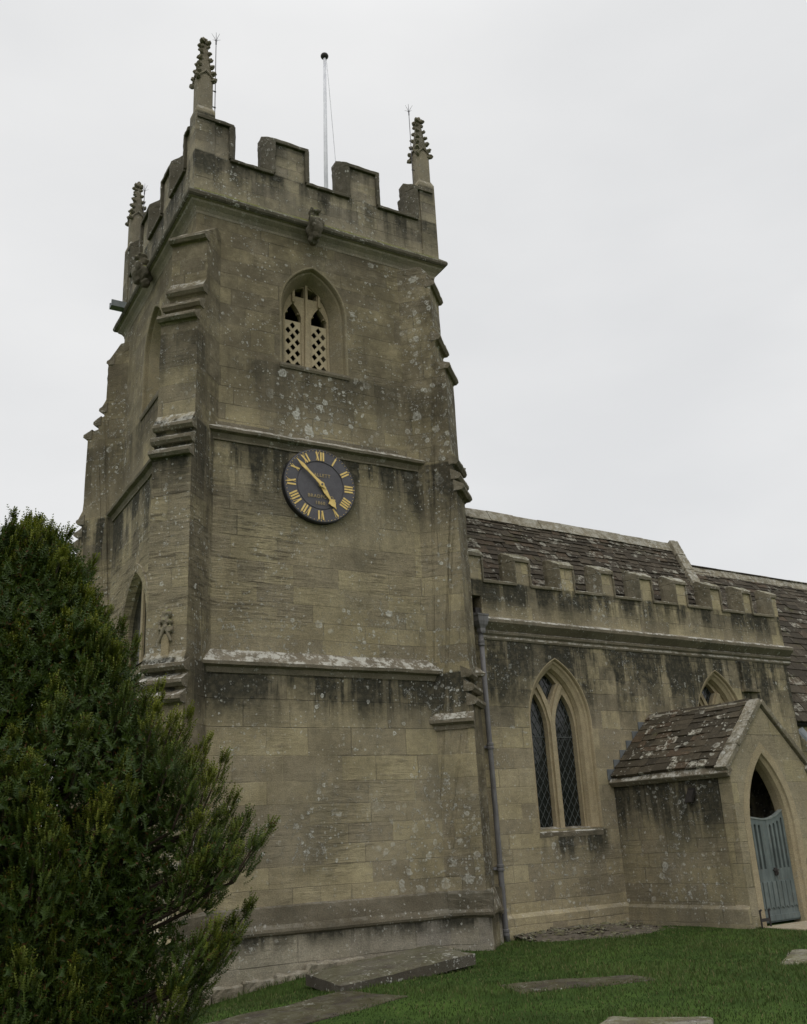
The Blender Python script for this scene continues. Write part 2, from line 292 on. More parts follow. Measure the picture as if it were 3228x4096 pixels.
def mat_leaf():
    M = Mat('yew_needles', 0.55, 0.35)
    t = M.tint()
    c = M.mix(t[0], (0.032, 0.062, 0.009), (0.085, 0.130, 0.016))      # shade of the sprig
    c = M.mix(t[1], c, (0.27, 0.29, 0.032))                            # fresh growth near the shoot tips
    c = M.mix(M.m2('GREATER_THAN', t[2], 0.955), c, (0.10, 0.045, 0.012))  # a few rusty needles
    M.color(c)
    tr = M.node('ShaderNodeBsdfTranslucent', {'Color': M.mix(0.5, c, (0.10, 0.13, 0.01))})
    ms = M.node('ShaderNodeMixShader', {0: 0.28, 1: M.b.outputs[0], 2: tr.outputs[0]})
    M.t.links.new(ms.outputs[0], M.o.inputs[0])
    return M.m
MAT['leaf'] = mat_leaf()
def mat_grass():
    M = Mat('churchyard_grass', 0.7, 0.2)
    t = M.tint()
    c = M.mix(t[0], (0.026, 0.050, 0.010), (0.074, 0.108, 0.026))
    c = M.mix(M.m2('GREATER_THAN', t[1], 0.90), c, (0.14, 0.13, 0.055))
    M.color(c)
    return M.m
MAT['grass'] = mat_grass()
def mat_ground():
    M = Mat('turf', 0.95, 0.1)
    n = M.noise(0.9, 6, 0.7); f = M.noise(28, 4, 0.7)
    c = M.mix(M.ramp(n, 0.35, 0.65), (0.032, 0.062, 0.012), (0.060, 0.104, 0.020))
    c = M.mix(M.ramp(f, 0.55, 0.72, 0, 0.55), c, (0.045, 0.038, 0.022))
    M.color(c); M.bump(f, 0.9, 0.03)
    return M.m
MAT['ground'] = mat_ground()
MAT['soil'] = simple('earth_and_stone_chips', (0.055, 0.045, 0.032), (0.14, 0.12, 0.09), 9, 0.95, bump=0.9, fine=45)

# ------------------------------------------------------------------ mesh builder
WORN = bpy.data.textures.new('worn', 'CLOUDS'); WORN.noise_scale = 0.11; WORN.noise_depth = 3
class MB:
    def __init__(s): s.v = []; s.f = []; s.t = []
    def add(s, verts, faces, tint=None):
        o = len(s.v); s.v += [tuple(p) for p in verts]
        for f in faces: s.f.append([i+o for i in f]); s.t.append(tint or (0.5, 0.5, 0.5))
    def hexa(s, p, tint=None):      # 8 points: bottom 0-3 ccw, top 4-7 ccw
        s.add(p, [(3, 2, 1, 0), (4, 5, 6, 7), (0, 1, 5, 4), (1, 2, 6, 5), (2, 3, 7, 6), (3, 0, 4, 7)], tint)
    def box(s, x0, x1, y0, y1, z0, z1, T=None, tint=None):
        p = [(x0, y0, z0), (x1, y0, z0), (x1, y1, z0), (x0, y1, z0), (x0, y0, z1), (x1, y0, z1), (x1, y1, z1), (x0, y1, z1)]
        if T: p = [T(*q) for q in p]
        s.hexa(p, tint)
    def prism(s, poly, T, a, b, tint=None, caps=True):   # poly 2D (p,q); T(p,q,t)->xyz, extruded t=a..b
        n = len(poly); va = [T(p, q, a) for p, q in poly]; vb = [T(p, q, b) for p, q in poly]
        F = [(i, (i+1) % n, n+(i+1) % n, n+i) for i in range(n)]
        if caps:
            for tri in tessellate_polygon([[Vector((p, q, 0)) for p, q in poly]]):
                F.append(tuple(tri)); F.append(tuple(n+i for i in reversed(tri)))
        s.add(va+vb, F, tint)
    def plate(s, outer, holes, T, a, b, sides=True, both=True, tint=None):
        """flat plate with holes between t=a and t=b"""
        loops = [outer]+list(holes); flat = [p for l in loops for p in l]; n = len(flat)
        tris = tessellate_polygon([[Vector((p, q, 0)) for p, q in l] for l in loops])
        va = [T(p, q, a) for p, q in flat]; vb = [T(p, q, b) for p, q in flat]
        F = [tuple(t) for t in tris]
        if both: F += [tuple(n+i for i in reversed(t)) for t in tris]
        if sides:
            o = 0
            for l in loops:
                m = len(l)
                for i in range(m): F.append((o+i, o+(i+1) % m, n+o+(i+1) % m, n+o+i))
                o += m
        s.add(va+vb, F, tint)
    def tube(s, pts, r, seg=10, tint=None, cap=True):
        pts = [Vector(p) for p in pts]; rr = r if isinstance(r, (list, tuple)) else [r]*len(pts)
        rings = []; ref = None
        for i, p in enumerate(pts):
            d = (pts[min(i+1, len(pts)-1)]-pts[max(i-1, 0)]).normalized()
            if ref is None: ref = Vector((1, 0, 0)) if abs(d.x) < 0.9 else Vector((0, 1, 0))
            a = (ref-d*ref.dot(d)).normalized(); b = d.cross(a); ref = a
            rings.append([p+(a*math.cos(t)+b*math.sin(t))*rr[i] for t in (2*math.pi*k/seg for k in range(seg))])
        V = [q for rg in rings for q in rg]; F = []
        for i in range(len(pts)-1):
            for k in range(seg): F.append((i*seg+k, i*seg+(k+1) % seg, (i+1)*seg+(k+1) % seg, (i+1)*seg+k))
        if cap: F.append(tuple(reversed(range(seg)))); F.append(tuple((len(pts)-1)*seg+k for k in range(seg)))
        s.add(V, F, tint)
    def blob(s, c, r, lvl=2, jit=0.0, rot=None, seed=0, tint=None):
        bm = bmesh.new(); bmesh.ops.create_icosphere(bm, subdivisions=lvl, radius=1.0)
        r = Vector(r if isinstance(r, (tuple, list)) else (r, r, r)); V = []
        for v in bm.verts:
            k = 1+jit*mnoise.noise(v.co*1.7+Vector((seed*3.1, seed*1.7, seed)))
            q = Vector((v.co.x*r.x, v.co.y*r.y, v.co.z*r.z))*k
            if rot: q.rotate(rot)
            V.append(q+Vector(c))
        s.add(V, [[v.index for v in f.verts] for f in bm.faces], tint); bm.free()
    def jitter(s, amp, scale=3.0, only=None):
        for i, p in enumerate(s.v):
            q = Vector(p); n = mnoise.noise_vector(q*scale)+0.5*mnoise.noise_vector(q*scale*3.7)
            s.v[i] = tuple(q+n*amp)
    def build(s, name, mat, parent=None, origin=None, smooth=False, bevel=0.0, merge=True, rough=0.0):
        """vertices are given in world space; origin is where the object's own origin sits"""
        V = np.array(s.v, dtype=np.float64).reshape(-1, 3)
        if origin is None: origin = parent['_o'] if parent is not None and '_o' in parent else (0, 0, 0)
        o = np.array(origin, dtype=np.float64)
        me = bpy.data.meshes.new(name); me.from_pydata((V-o).tolist(), [], s.f)
        if merge:
            bm = bmesh.new(); bm.from_mesh(me)
            tl = bm.faces.layers.float_vector.new('tmp')
            for f, t in zip(bm.faces, s.t): f[tl] = t
            bmesh.ops.remove_doubles(bm, verts=bm.verts, dist=0.0004)
            bmesh.ops.recalc_face_normals(bm, faces=bm.faces)
            tt = [tuple(f[tl]) for f in bm.faces]; bm.faces.layers.float_vector.remove(tl)
            bm.to_mesh(me); bm.free()
        else: tt = s.t
        finish(me, tt, o)
        me.materials.append(mat if not isinstance(mat, str) else MAT[mat])
        if smooth:
            for p in me.polygons: p.use_smooth = True
        ob = bpy.data.objects.new(name, me); col.objects.link(ob)
        if parent is not None:
            ob.parent = parent
            ob.location = Vector(origin)-Vector(parent['_o']); ob['_o'] = list(origin)
        else: ob.location = origin; ob['_o'] = list(origin)
        if bevel:
            b = ob.modifiers.new('bevel', 'BEVEL'); b.width = bevel; b.segments = 2; b.limit_method = 'ANGLE'; b.angle_limit = R(35)
        if rough:
            sd = ob.modifiers.new('grid', 'SUBSURF'); sd.subdivision_type = 'SIMPLE'; sd.levels = sd.render_levels = 3
            dm = ob.modifiers.new('worn', 'DISPLACE'); dm.texture = WORN; dm.texture_coords = 'GLOBAL'; dm.strength = rough*2.6; dm.mid_level = 0.5
        return ob

def finish(me, tt, o):
    nl = len(me.loops); 
    li = np.empty(nl, dtype=np.int32); me.loops.foreach_get('vertex_index', li)
    co = np.empty(len(me.vertices)*3); me.vertices.foreach_get('co', co); co = co.reshape(-1, 3)+o
    nr = np.empty(len(me.polygons)*3); me.polygons.foreach_get('normal', nr); nr = nr.reshape(-1, 3)
    ls = np.empty(len(me.polygons), dtype=np.int32); me.polygons.foreach_get('loop_total', ls)
    pn = np.repeat(nr, ls, axis=0); P = co[li]
    h = np.hypot(pn[:, 0], pn[:, 1]); flat = h < 0.35; hs = np.where(h < 1e-6, 1, h)
    u = np.where(flat, P[:, 0], (P[:, 0]*-pn[:, 1]+P[:, 1]*pn[:, 0])/hs); v = np.where(flat, P[:, 1], P[:, 2])
    uv = me.uv_layers.new(name='UVMap'); uv.data.foreach_set('uv', np.stack([u, v], 1).ravel().astype(np.float32))
    ca = me.color_attributes.new('tint', 'FLOAT_COLOR', 'CORNER')
    t = np.repeat(np.array(tt, dtype=np.float32).reshape(-1, 3), ls, axis=0)
    ca.data.foreach_set('color', np.concatenate([t, np.ones((nl, 1), np.float32)], 1).ravel())

def thing(name, loc, label, cat, group=None):
    o = bpy.data.objects.new(name, None); col.objects.link(o); o.location = loc; o['_o'] = list(loc)
    o.empty_display_size = 0.2
    tag(o, label, cat, group); return o
def tag(o, label, cat, group=None):
    o['label'] = label; o['category'] = cat
    if group: o['group'] = group
    return o

def arch(cx, a, zs, zp, H, inset=0.0, n=10, sill=None):
    """pointed arch outline, counter-clockwise from the lower left; arcs stay concentric when inset"""
    Rr = (a*a+H*H)/(2*a); c = Rr-a; r = Rr-inset; a2 = a-inset; h2 = math.sqrt(max(r*r-c*c, 1e-6))
    zs2 = zs if sill is None else sill
    pts = [(cx-a2, zs2), (cx+a2, zs2)]
    th = math.atan2(h2, c)
    for i in range(n+1): t = th*i/n; pts.append((cx-c+r*math.cos(t), zp+r*math.sin(t)))
    for i in range(1, n+1): t = th*(n-i)/n; pts.append((cx+c-r*math.cos(t), zp+r*math.sin(t)))
    return pts
def ogee(cx, a, zs, zp, H, n=7):
    """light with an ogee head"""
    pts = [(cx-a, zs), (cx+a, zs)]
    prof = []
    for i in range(n+1):
        t = i/n; x = a*(1-t); z = H*(0.62*math.sin(min(t*1.35, 1)*math.pi/2)+0.38*t**3); prof.append((x, z))
    pts += [(cx+x, zp+z) for x, z in prof] + [(cx-x, zp+z) for x, z in reversed(prof[:-1])]
    return pts
def sweep(mb, loops, T):
    """join matching 2D outlines at given depths: [(outline, depth), ...]"""
    n = len(loops[0][0]); V = [T(p, q, d) for l, d in loops for p, q in l]; F = []
    for k in range(len(loops)-1):
        for i in range(n): F.append((k*n+i, k*n+(i+1) % n, (k+1)*n+(i+1) % n, (k+1)*n+i))
    mb.add(V, F)

# ================================================================== CHURCH TOWER
W = 4.5; GZ = -1.5
tower = thing('church_tower', (W/2, W/2, GZ), 'square weathered stone church tower with battlements, stepped diagonal buttresses and four crocketed pinnacles', 'church tower')

def ring(profile, seg=0.22, amp=0.0, closed=True):
    """square ring swept round the tower: profile of (offset from the upper wall face, z)"""
    mb = MB(); n = len(profile)
    def loop(o, z):
        c = [(-o, -o), (W+o, -o), (W+o, W+o), (-o, W+o)]; P = []
        m = max(1, int(round(W/seg)))
        for k in range(4):
            a, b = c[k], c[(k+1) % 4]
            for i in range(m): P.append((a[0]+(b[0]-a[0])*i/m, a[1]+(b[1]-a[1])*i/m, z))
        return P
    L = [loop(o, z) for o, z in profile]; m = len(L[0]); F = []
    for k in range(n if closed else n-1):
        k2 = (k+1) % n
        for i in range(m): F.append((k*m+i, k*m+(i+1) % m, k2*m+(i+1) % m, k2*m+i))
    mb.add([p for l in L for p in l], F)
    if amp: mb.jitter(amp, 2.6)
    return mb

SO = {'S': lambda o: (lambda p, q, d: (p, -o+d, q)),        # depth d goes into the wall
      'W': lambda o: (lambda p, q, d: (-o+d, p, q)),
      'N': lambda o: (lambda p, q, d: (p, W+o-d, q)),
      'E': lambda o: (lambda p, q, d: (W+o-d, p, q))}
def stage(name, o, z0, z1, holes):
    mb = MB()
    for sd in 'SWNE':
        outer = [(-o, z0), (W+o, z0), (W+o, z1), (-o, z1)]
        mb.plate(outer, holes.get(sd, []), SO[sd](o), 0, 0.001, sides=False, both=False)
    return mb.build(name, 'tower', tower)
BX = 2.045
belf = arch(BX, 0.585, 7.345, 8.42, 0.83, n=12)
belfW = arch(W/2+0.05, 0.585, 7.345, 8.42, 0.83, n=12)
wwin = arch(2.35, 0.80, 2.75, 3.15, 1.15, n=12)
stage('belfry_stage', 0.0, 5.92, 9.80, {'S': [belf], 'W': [belfW]})
stage('clock_stage', 0.10, 2.40, 6.0, {'W': [wwin]})
stage('lower_stage', 0.16, -1.0, 2.45, {})
# plinth with its chamfered top, footing
ring([(0.05, -0.70), (0.16, -0.72), (0.195, -0.745), (0.205, -0.79), (0.235, -0.95), (0.262, -1.00), (0.272, -1.035), (0.262, -1.065), (0.225, -1.09), (0.05, -1.095)], 0.3, 0.008).build('plinth_moulding', 'band', tower)
ring([(0.232, -1.07), (0.232, -2.1)], 0.3, 0.0, closed=False).build('plinth', 'plinth', tower)
ring([(0.0, 6.12), (0.0, 6.06), (0.20, 5.945), (0.225, 5.925), (0.215, 5.885), (0.15, 5.86), (0.12, 5.79), (0.125, 5.76), (0.0, 5.74)], 0.22, 0.010).build('string_course', 'string', tower)
ring([(0.05, 2.66), (0.10, 2.62), (0.25, 2.46), (0.275, 2.436), (0.265, 2.39), (0.20, 2.365), (0.175, 2.29), (0.05, 2.27)], 0.22, 0.010).build('string_course', 'string', tower)
cor = ring([(-0.1, 9.70), (0.006, 9.72), (0.012, 9.765), (0.045, 9.82), (0.105, 9.875), (0.115, 9.91), (0.150, 9.92), (0.150, 9.95), (-0.1, 9.96)], 0.22, 0.006).build('cornice', 'cove', tower)
ring([(-0.1, 9.935), (0.165, 9.925), (0.19, 9.955), (0.195, 10.0), (0.18, 10.035), (0.06, 10.15), (-0.1, 10.18)], 0.22, 0.007).build('drip_course', 'coping', cor)

# buttresses on the diagonals
S2 = 1/math.sqrt(2)
def buttress(cx, cy, dx, dy, low, mid, upp, top, cap, faces, h=0.30, side_string=False, h0=None, h1=None):
    h0 = h if h0 is None else h0; h1 = h if h1 is None else h1     # half widths on the two flanks
    fl, fm, fu, ft = faces
    def T(t, z, s): return (cx+dx*t*S2-dy*s*S2, cy+dy*t*S2+dx*s*S2, z)
    P = [(-0.6, -2.1), (fl+0.06, -2.1), (fl+0.06, -1.075), (fl+0.10, -1.04), (fl+0.10, -1.0), (fl+0.02, -0.76), (fl, -0.72)]
    def drips(tips, above):
        out = []
        for i, (z, t) in enumerate(tips):
            nxt = above if i == len(tips)-1 else tips[i+1][1]-0.10
            prev = P[-1][0] if not out else out[-1][0]
            out += [(min(prev, t-0.07), z-0.10), (t-0.06, z-0.06), (t, z-0.03), (t, z+0.012), (nxt, z+(0.19 if i == len(tips)-1 else 0.11))]
        return out
    for f, tips, ab in ((fl, low, fm), (fm, mid, fu), (fu, upp, ft)): P += drips(tips, ab)
    z, t = cap
    P += [(ft, z-0.08), (t, z-0.03), (t, z+0.012), (-0.12, z+0.36), (-0.6, z+0.36)]
    mb = MB(); mb.prism(P, T, -h0, h1)
    b = mb.build('buttress', 'tower', tower, bevel=0.008, rough=0.010)
    # projecting drip stones laid on each set-off
    def piece(name, poly, TT, a, e, mat='string'):
        q = MB(); q.prism(poly, TT, a, e); q.jitter(0.004, 5); q.build(name, mat, b, rough=0.012)
    for i, (z, t) in enumerate(list(low)+list(mid)+list(upp)+[cap]):
        piece('drip_stone', [(t-0.16, z+0.115), (t+0.008, z+0.02), (t+0.012, z-0.028), (t-0.03, z-0.07), (t-0.16, z-0.075)], T, -h0-0.012, h1+0.012)
    # plinth moulding returned along both flanks
    for sg, h in ((-1, h0), (1, h1)):
        piece('plinth_moulding', [(h-0.02, -0.72), (h+0.045, -0.735), (h+0.06, -0.765), (h+0.065, -0.97), (h+0.095, -1.01), (h+0.095, -1.045), (h+0.06, -1.085), (h-0.02, -1.09)],
              (lambda a, z, t, sg=sg: T(t, z, a*sg)), -0.3, fl+0.10, 'band')
        piece('plinth', [(h-0.02, -1.06), (h+0.058, -1.06), (h+0.058, -2.1), (h-0.02, -2.1)], (lambda a, z, t, sg=sg: T(t, z, a*sg)), -0.3, fl+0.06, 'plinth')
    if side_string:
        h = h0
        piece('string_course', [(h-0.02, 1.80), (h+0.01, 1.78), (h+0.085, 1.69), (h+0.085, 1.64), (h+0.03, 1.60), (h+0.02, 1.54), (h-0.02, 1.53)],
                (lambda a, z, t: T(t, z, -a)), -0.58, fl+0.012)
    return b
low_, mid_, upp_ = [(1.87, .70), (2.08, .66), (2.30, .62)], [(5.32, .64), (5.53, .60), (5.76, .56)], [(7.54, .55), (7.80, .42), (8.11, .31)]
F0 = (.59, .54, .45, .19)
buttress(0, 0, -1, -1, low_, mid_, upp_, 0, (9.08, .29), F0)
sh = lambda L, d: [(z, t-k) for (z, t), k in zip(L, d)]
buttress(W, 0, 1, -1, [(1.96, .325), (2.17, .29), (2.38, .26)], [(5.42, .355), (5.62, .315), (5.88, .30)], [(7.64, .27), (8.22, .14)], 0, (9.30, .10), (.25, .235, .19, .025), side_string=True, h0=.56, h1=.127)
buttress(0, W, -1, 1, sh(low_, (-.04,)*3), [(5.40, .70), (5.62, .64), (5.86, .61)], [(7.57, .56), (7.82, .38), (8.08, .26)], 0, (9.08, .16), (.62, .58, .50, .14))
buttress(W, W, 1, 1, sh(low_, (.3,)*3), sh(mid_, (.3,)*3), sh(upp_, (.3, .3, .2)), 0, (9.15, .08), (.28, .22, .15, .02))

# belfry windows: moulded reveal, tracery plate, lattice panels
def belfry(sd, o, cx):
    T = SO[sd](o); al = lambda ins: arch(cx, 0.585, 7.345, 8.42, 0.83, ins, 12, 7.345+ins*0.15)
    mb = MB()
    sweep(mb, [(al(-0.03), 0.0), (al(-0.03), -0.003), (al(0.0), -0.003), (al(0.012), 0.02), (al(0.02), 0.08), (al(0.05), 0.085), (al(0.13), 0.24), (al(0.16), 0.29), (al(0.16), 0.62)], T)
    wn = mb.build('belfry_window', 'reveal', tower)
    inn = arch(cx, 0.585, 7.345, 8.42, 0.83, 0.16, 12, 7.36)
    lw, dx = 0.146, 0.238
    holes = [ogee(cx-dx, lw, 7.42, 8.45, 0.25), ogee(cx+dx, lw, 7.42, 8.45, 0.25)]
    def panel(x0, x1, z0, z1a, z1b): return [(x0, z0), (x1, z0), (x1, z1b), (x0, z1a)]
    holes += [panel(cx-0.20, cx-0.035, 8.83, 8.97, 9.03), panel(cx+0.035, cx+0.20, 8.83, 9.03, 8.97)]
    t = MB(); t.plate(inn, holes, T, 0.31, 0.43)
    for x, z0, z1 in ((cx-dx, 8.70, 8.95), (cx, 8.45, 9.07), (cx+dx, 8.70, 8.95)):    # slim shafts in front of the tracery
        t.prism([(x-0.022, z0), (x+0.022, z0), (x+0.022, z1), (x-0.022, z1)], T, 0.275, 0.311)
    t.prism([(cx-0.05, 7.36), (cx+0.05, 7.36), (cx+0.028, 8.46), (cx-0.028, 8.46)], T, 0.27, 0.312)
    for sx in (-1, 1):                                                    # cusps in the light heads
        for s2 in (-1, 1):
            xx = cx+sx*dx+s2*0.115; t.prism([(xx+s2*0.04, 8.50), (xx-s2*0.03, 8.505), (xx-s2*0.025, 8.525), (xx+s2*0.04, 8.55)], T, 0.33, 0.40)
    t.build('tracery', 'dressed', wn)
    for sx in (-1, 1):
        x0, x1, z0, z1 = cx+sx*dx-0.149, cx+sx*dx+0.149, 7.36, 8.355
        hs = []; cw = 0.083; ch = 0.083*1.24; hd = 0.050
        k = 0; z = z1-0.085
        while z > z0+0.07:
            for j in ((0,) if k % 2 == 0 else (-1, 1)):
                x = (x0+x1)/2+j*cw
                hs.append([(x-hd, z), (x, z-hd*1.24), (x+hd, z), (x, z+hd*1.24)])
            k += 1; z -= ch
        l = MB(); l.plate([(x0, z0), (x1, z0), (x1, z1), (x0, z1)], hs, T, 0.335, 0.352)
        l.build('lattice_panel', 'lattice', wn)
    sl_ = MB()   # sloping sill
    sl_.prism([(-0.035, 7.33), (0.02, 7.35), (0.58, 7.42), (0.58, 7.25), (-0.02, 7.25), (-0.035, 7.29)], (lambda d, z, x: T(x, z, d)), cx-0.62, cx+0.62)
    sl_.jitter(0.004, 4); sl_.build('sill', 'string', wn)
belfry('S', 0.0, BX); belfry('W', 0.0, W/2+0.05)
mb = MB(); T = SO['W'](0.10)
ww = lambda i: arch(2.35, 0.80, 2.75, 3.15, 1.15, i, 12)
sweep(mb, [(ww(-0.16), 0), (ww(-0.16), -0.03), (ww(-0.02), -0.03), (ww(0), 0.0), (ww(0.06), 0.08), (ww(0.08), 0.2)], T)
wv_ = mb.build('west_window', 'tower', tower)
mb = MB(); mb.plate(ww(0.07), [], T, 0.14, 0.16); mb.build('glazing', 'glass', wv_)
mb = MB(); mb.box(-0.5, 0.7, -0.06, 0.06, 2.7, 4.2, lambda x, y, z: (0.03+0.05*x, 2.35+y, z)); mb.build('mullion', 'dressed', wv_)

# parapet: wall, merlons, continuous coping, roof deck
ZP, ZE, ZM = 10.12, 10.93, 11.65
XS = [(-0.04, 0.585), (1.275, 1.97), (2.715, 3.385), (4.14, W+0.04)]
f_, b_ = 0.04, -0.30
def coping_piece(mb, par, mat='coping'):
    mb.jitter(0.006, 4.0); return mb.build('coping', mat, par, bevel=0.010, rough=0.011)
def merlon_coping(P, x0, x1, zb, zt, par, y0, ym, y1, out, rise, lip, flank0=True, flank1=True, mat='coping', lw=0.07):
    """P(x, depth, z). The coping starts in a lip on the wall face and splays up and outwards to the back."""
    o0, o1 = (out if flank0 else 0), (out if flank1 else 0)
    q = MB(); h = 0.10
    A_ = [(x0, y0-lip, zt-h), (x1, y0-lip, zt-h), (x1, y0-lip, zt-.03), (x0, y0-lip, zt-.03)]
    B_ = [(x0-o0, ym, zt-h), (x1+o1, ym, zt-h), (x1+o1, ym, zt+rise), (x0-o0, ym, zt+rise)]
    C_ = [(x0-o0, y1, zt-h), (x1+o1, y1, zt-h), (x1+o1, y1, zt+rise-.02), (x0-o0, y1, zt+rise-.02)]
    q.add([P(*p) for p in A_+B_+C_], [(0, 1, 2, 3)]+[(k*4+i, k*4+(i+1) % 4, k*4+4+(i+1) % 4, k*4+4+i) for k in (0, 1) for i in range(4)]+[(11, 10, 9, 8)])
    coping_piece(q, par, mat)
    for on, x, sg in ((flank0, x0, -1), (flank1, x1, 1)):
        if not on: continue
        pl = [(x-sg*lw, y0+.01), (x-sg*lw, y0-lip), (x, y0-lip), (x+sg*out, ym), (x+sg*out, y1-.005), (x-sg*lw*.5, y1-.005)]
        q = MB(); q.prism(pl, (lambda p, y, z: P(p, y, z)), zb, zt-h+.002); coping_piece(q, par, mat)
def sill_coping(P, x0, x1, ze, par, y0, ym, y1, rise, lip, mat='coping'):
    q = MB(); q.prism([(y0-lip, ze-.055), (y0-lip, ze), (ym, ze+rise), (y1, ze+rise-.01), (y1, ze-.055)], (lambda y, z, x: P(x, y, z)), x0, x1); coping_piece(q, par, mat)
for sd in 'SWNE':
    T = SO[sd](0.0); TP = lambda x, y, z, T=T: T(x, z, y)
    pw = MB(); pw.box(-f_ if sd in 'SN' else b_*-1, W+f_ if sd in 'SN' else W+b_, -f_, -b_, ZP, ZE-0.03, TP)
    par = pw.build('parapet', 'parapet', tower, bevel=0.008)
    xs = XS if sd in 'SN' else [(-0.04, 0.54), (1.26, 1.90), (2.62, 3.27), (4.0, W+0.04)]
    for i, (a, b) in enumerate(xs):
        lo, hi = a, b
        if sd in 'WE':
            if i == 0: lo = 0.30
            if i == 3: hi = W-0.30
        q = MB(); q.box(lo+(0.02 if i else 0), hi-(0.02 if i < 3 else 0), -f_+0.001, -b_-.02, ZE-0.04, ZM-0.05, TP)
        ml = q.build('merlon', 'parapet', tower, bevel=0.008, rough=0.010)
        merlon_coping(TP, lo, hi, ZE-0.03, ZM, ml, -f_, 0.13, -b_, 0.11, 0.115, 0.055, i != 0, i != 3)
        if i < 3: sill_coping(TP, b-0.05, xs[i+1][0]+0.05, ZE-0.02, par, -f_, 0.13, -b_, 0.10, 0.055)
mb = MB(); mb.box(0.2, W-0.2, 0.2, W-0.2, 10.2, 10.3); mb.build('roof_deck', 'lead', tower)

# pinnacles (one mesh set, four places)
def make_pinnacle(px, py):
    o = (px, py, ZP)
    def T(x, y, z): return (px+x, py+y, z)
    b = MB(); hw = 0.168
    b.box(-hw, hw, -hw, hw, ZP, 11.76, T)
    b.add([T(*p) for p in [(-hw, -hw, 11.76), (hw, -hw, 11.76), (hw, hw, 11.76), (-hw, hw, 11.76), (-.125, -.125, 11.87), (.125, -.125, 11.87), (.125, .125, 11.87), (-.125, .125, 11.87)]],
          [(0, 1, 5, 4), (1, 2, 6, 5), (2, 3, 7, 6), (3, 0, 4, 7), (4, 5, 6, 7)])
    b.jitter(0.004, 5)
    root = b.build('pinnacle', 'parapet', tower, origin=o, bevel=0.01)
    s = MB(); a, c = 0.138, 0.10     # chamfered shaft
    oct_ = [(-c, -a), (c, -a), (a, -c), (a, c), (c, a), (-c, a), (-a, c), (-a, -c)]
    s.prism(oct_, T, 11.8, 12.52)
    s.build('shaft', 'pinnacle', root, origin=o, bevel=0.006)
    g = MB()
    zb, zt = 12.48, 13.28
    q0 = [(p[0]*0.98, p[1]*0.98) for p in oct_]; q1 = [(p[0]*0.30, p[1]*0.30) for p in oct_]
    V = [T(x, y, zb) for x, y in q0]+[T(x, y, zt) for x, y in q1]
    g.add(V, [(k, (k+1) % 8, 8+(k+1) % 8, 8+k) for k in range(8)]+[tuple(range(8, 16))])
    # ogee gable moulding at the head of each face
    for ang in (0, 90, 180, 270):
        ca, sa = math.cos(R(ang)), math.sin(R(ang))
        def G(u, z, d): x, y = u, -(a+d); return T(x*ca-y*sa, x*sa+y*ca, z)
        for sg in (-1, 1):
            pts = [G(sg*0.145, 12.40, 0.006), G(sg*0.12, 12.47, 0.012), G(sg*0.06, 12.545, 0.008), G(sg*0.02, 12.60, -0.002), G(0, 12.68, -0.016)]
            g.tube(pts, [0.016, 0.018, 0.018, 0.018, 0.014], 6)
    for lv in range(6):
        z = 12.44+lv*0.153; rr = 0.195-lv*0.0265
        for ang in (45, 135, 225, 315):
            d = Vector((math.cos(R(ang)), math.sin(R(ang)), 0)); p = d*(rr+0.008)
            sc = 1.0-0.06*lv
            g.blob(T(p.x, p.y, z), (0.066*sc, 0.046*sc, 0.046*sc), 2, 0.5, Euler((0, R(-20), R(ang))), lv*7+ang)
            p2 = d*(rr-0.045); g.blob(T(p2.x, p2.y, z-0.02), (0.055*sc, 0.032*sc, 0.030*sc), 1, 0.2, Euler((0, 0, R(ang))), lv)
    g.blob(T(0, 0, 13.375), (0.058, 0.058, 0.065), 2, 0.5, None, 3)
    for ang in (0, 90, 180, 270):
        d = Vector((math.cos(R(ang+45)), math.sin(R(ang+45)), 0))*0.07; g.blob(T(d.x, d.y, 13.31), (0.062, 0.044, 0.045), 2, 0.4, Euler((0, 0, R(ang+45))), ang)
    g.jitter(0.007, 14)
    g.build('crocketed_spirelet', 'spire', root, origin=o, smooth=False)
    return root
pin0 = make_pinnacle(0.10, 0.10)
for x, y, rz in ((W-0.07, 0.10, 90), (0.10, W-0.10, 270), (W-0.10, W-0.10, 180)):
    c = pin0.copy(); col.objects.link(c); c.parent = tower; c.location = Vector((x, y, ZP))-Vector(tower['_o']); c.rotation_euler.z = R(rz)
    for ch in pin0.children:
        d = ch.copy(); col.objects.link(d); d.parent = c

# gargoyles: one continuous skin grown over overlapping lumps
def gargoyle(base, ang):
    mb = MB()
    def T(f, s, z): # f outwards, s sideways
        return (base[0]+math.cos(ang)*f-math.sin(ang)*s, base[1]+math.sin(ang)*f+math.cos(ang)*s, base[2]+z)
    e = Euler((0, 0, ang)); L = [((0.03, 0, -.02), (.15, .12, .20)), ((0.13, 0, 0.02), (.11, .115, .19)), ((0.19, 0, -.06), (.075, .085, .13)), ((0.16, 0, -.17), (.065, .075, .10)), ((0.08, 0, 0.30), (.10, .10, .085)),
         ((0.17, 0, 0.27), (.06, .06, .05)), ((0.05, 0, 0.20), (.11, .10, .10)), ((0.18, .10, 0.06), (.05, .035, .10)), ((0.18, -.10, 0.06), (.05, .035, .10)), ((0.20, .07, -.05), (.045, .03, .05)), ((0.20, -.07, -.05), (.045, .03, .05)),
         ((0.02, 0, -.20), (.10, .09, .10)), ((0.14, .075, 0.33), (.03, .025, .03)), ((0.14, -.075, 0.33), (.03, .025, .03))]
    for i, (p, r) in enumerate(L): mb.blob(T(*p), r, 3, 0.25, e, i)
    o = mb.build('gargoyle', 'coping', tower, merge=False)
    m = o.modifiers.new('skin', 'REMESH'); m.mode = 'VOXEL'; m.voxel_size = 0.014
    return o
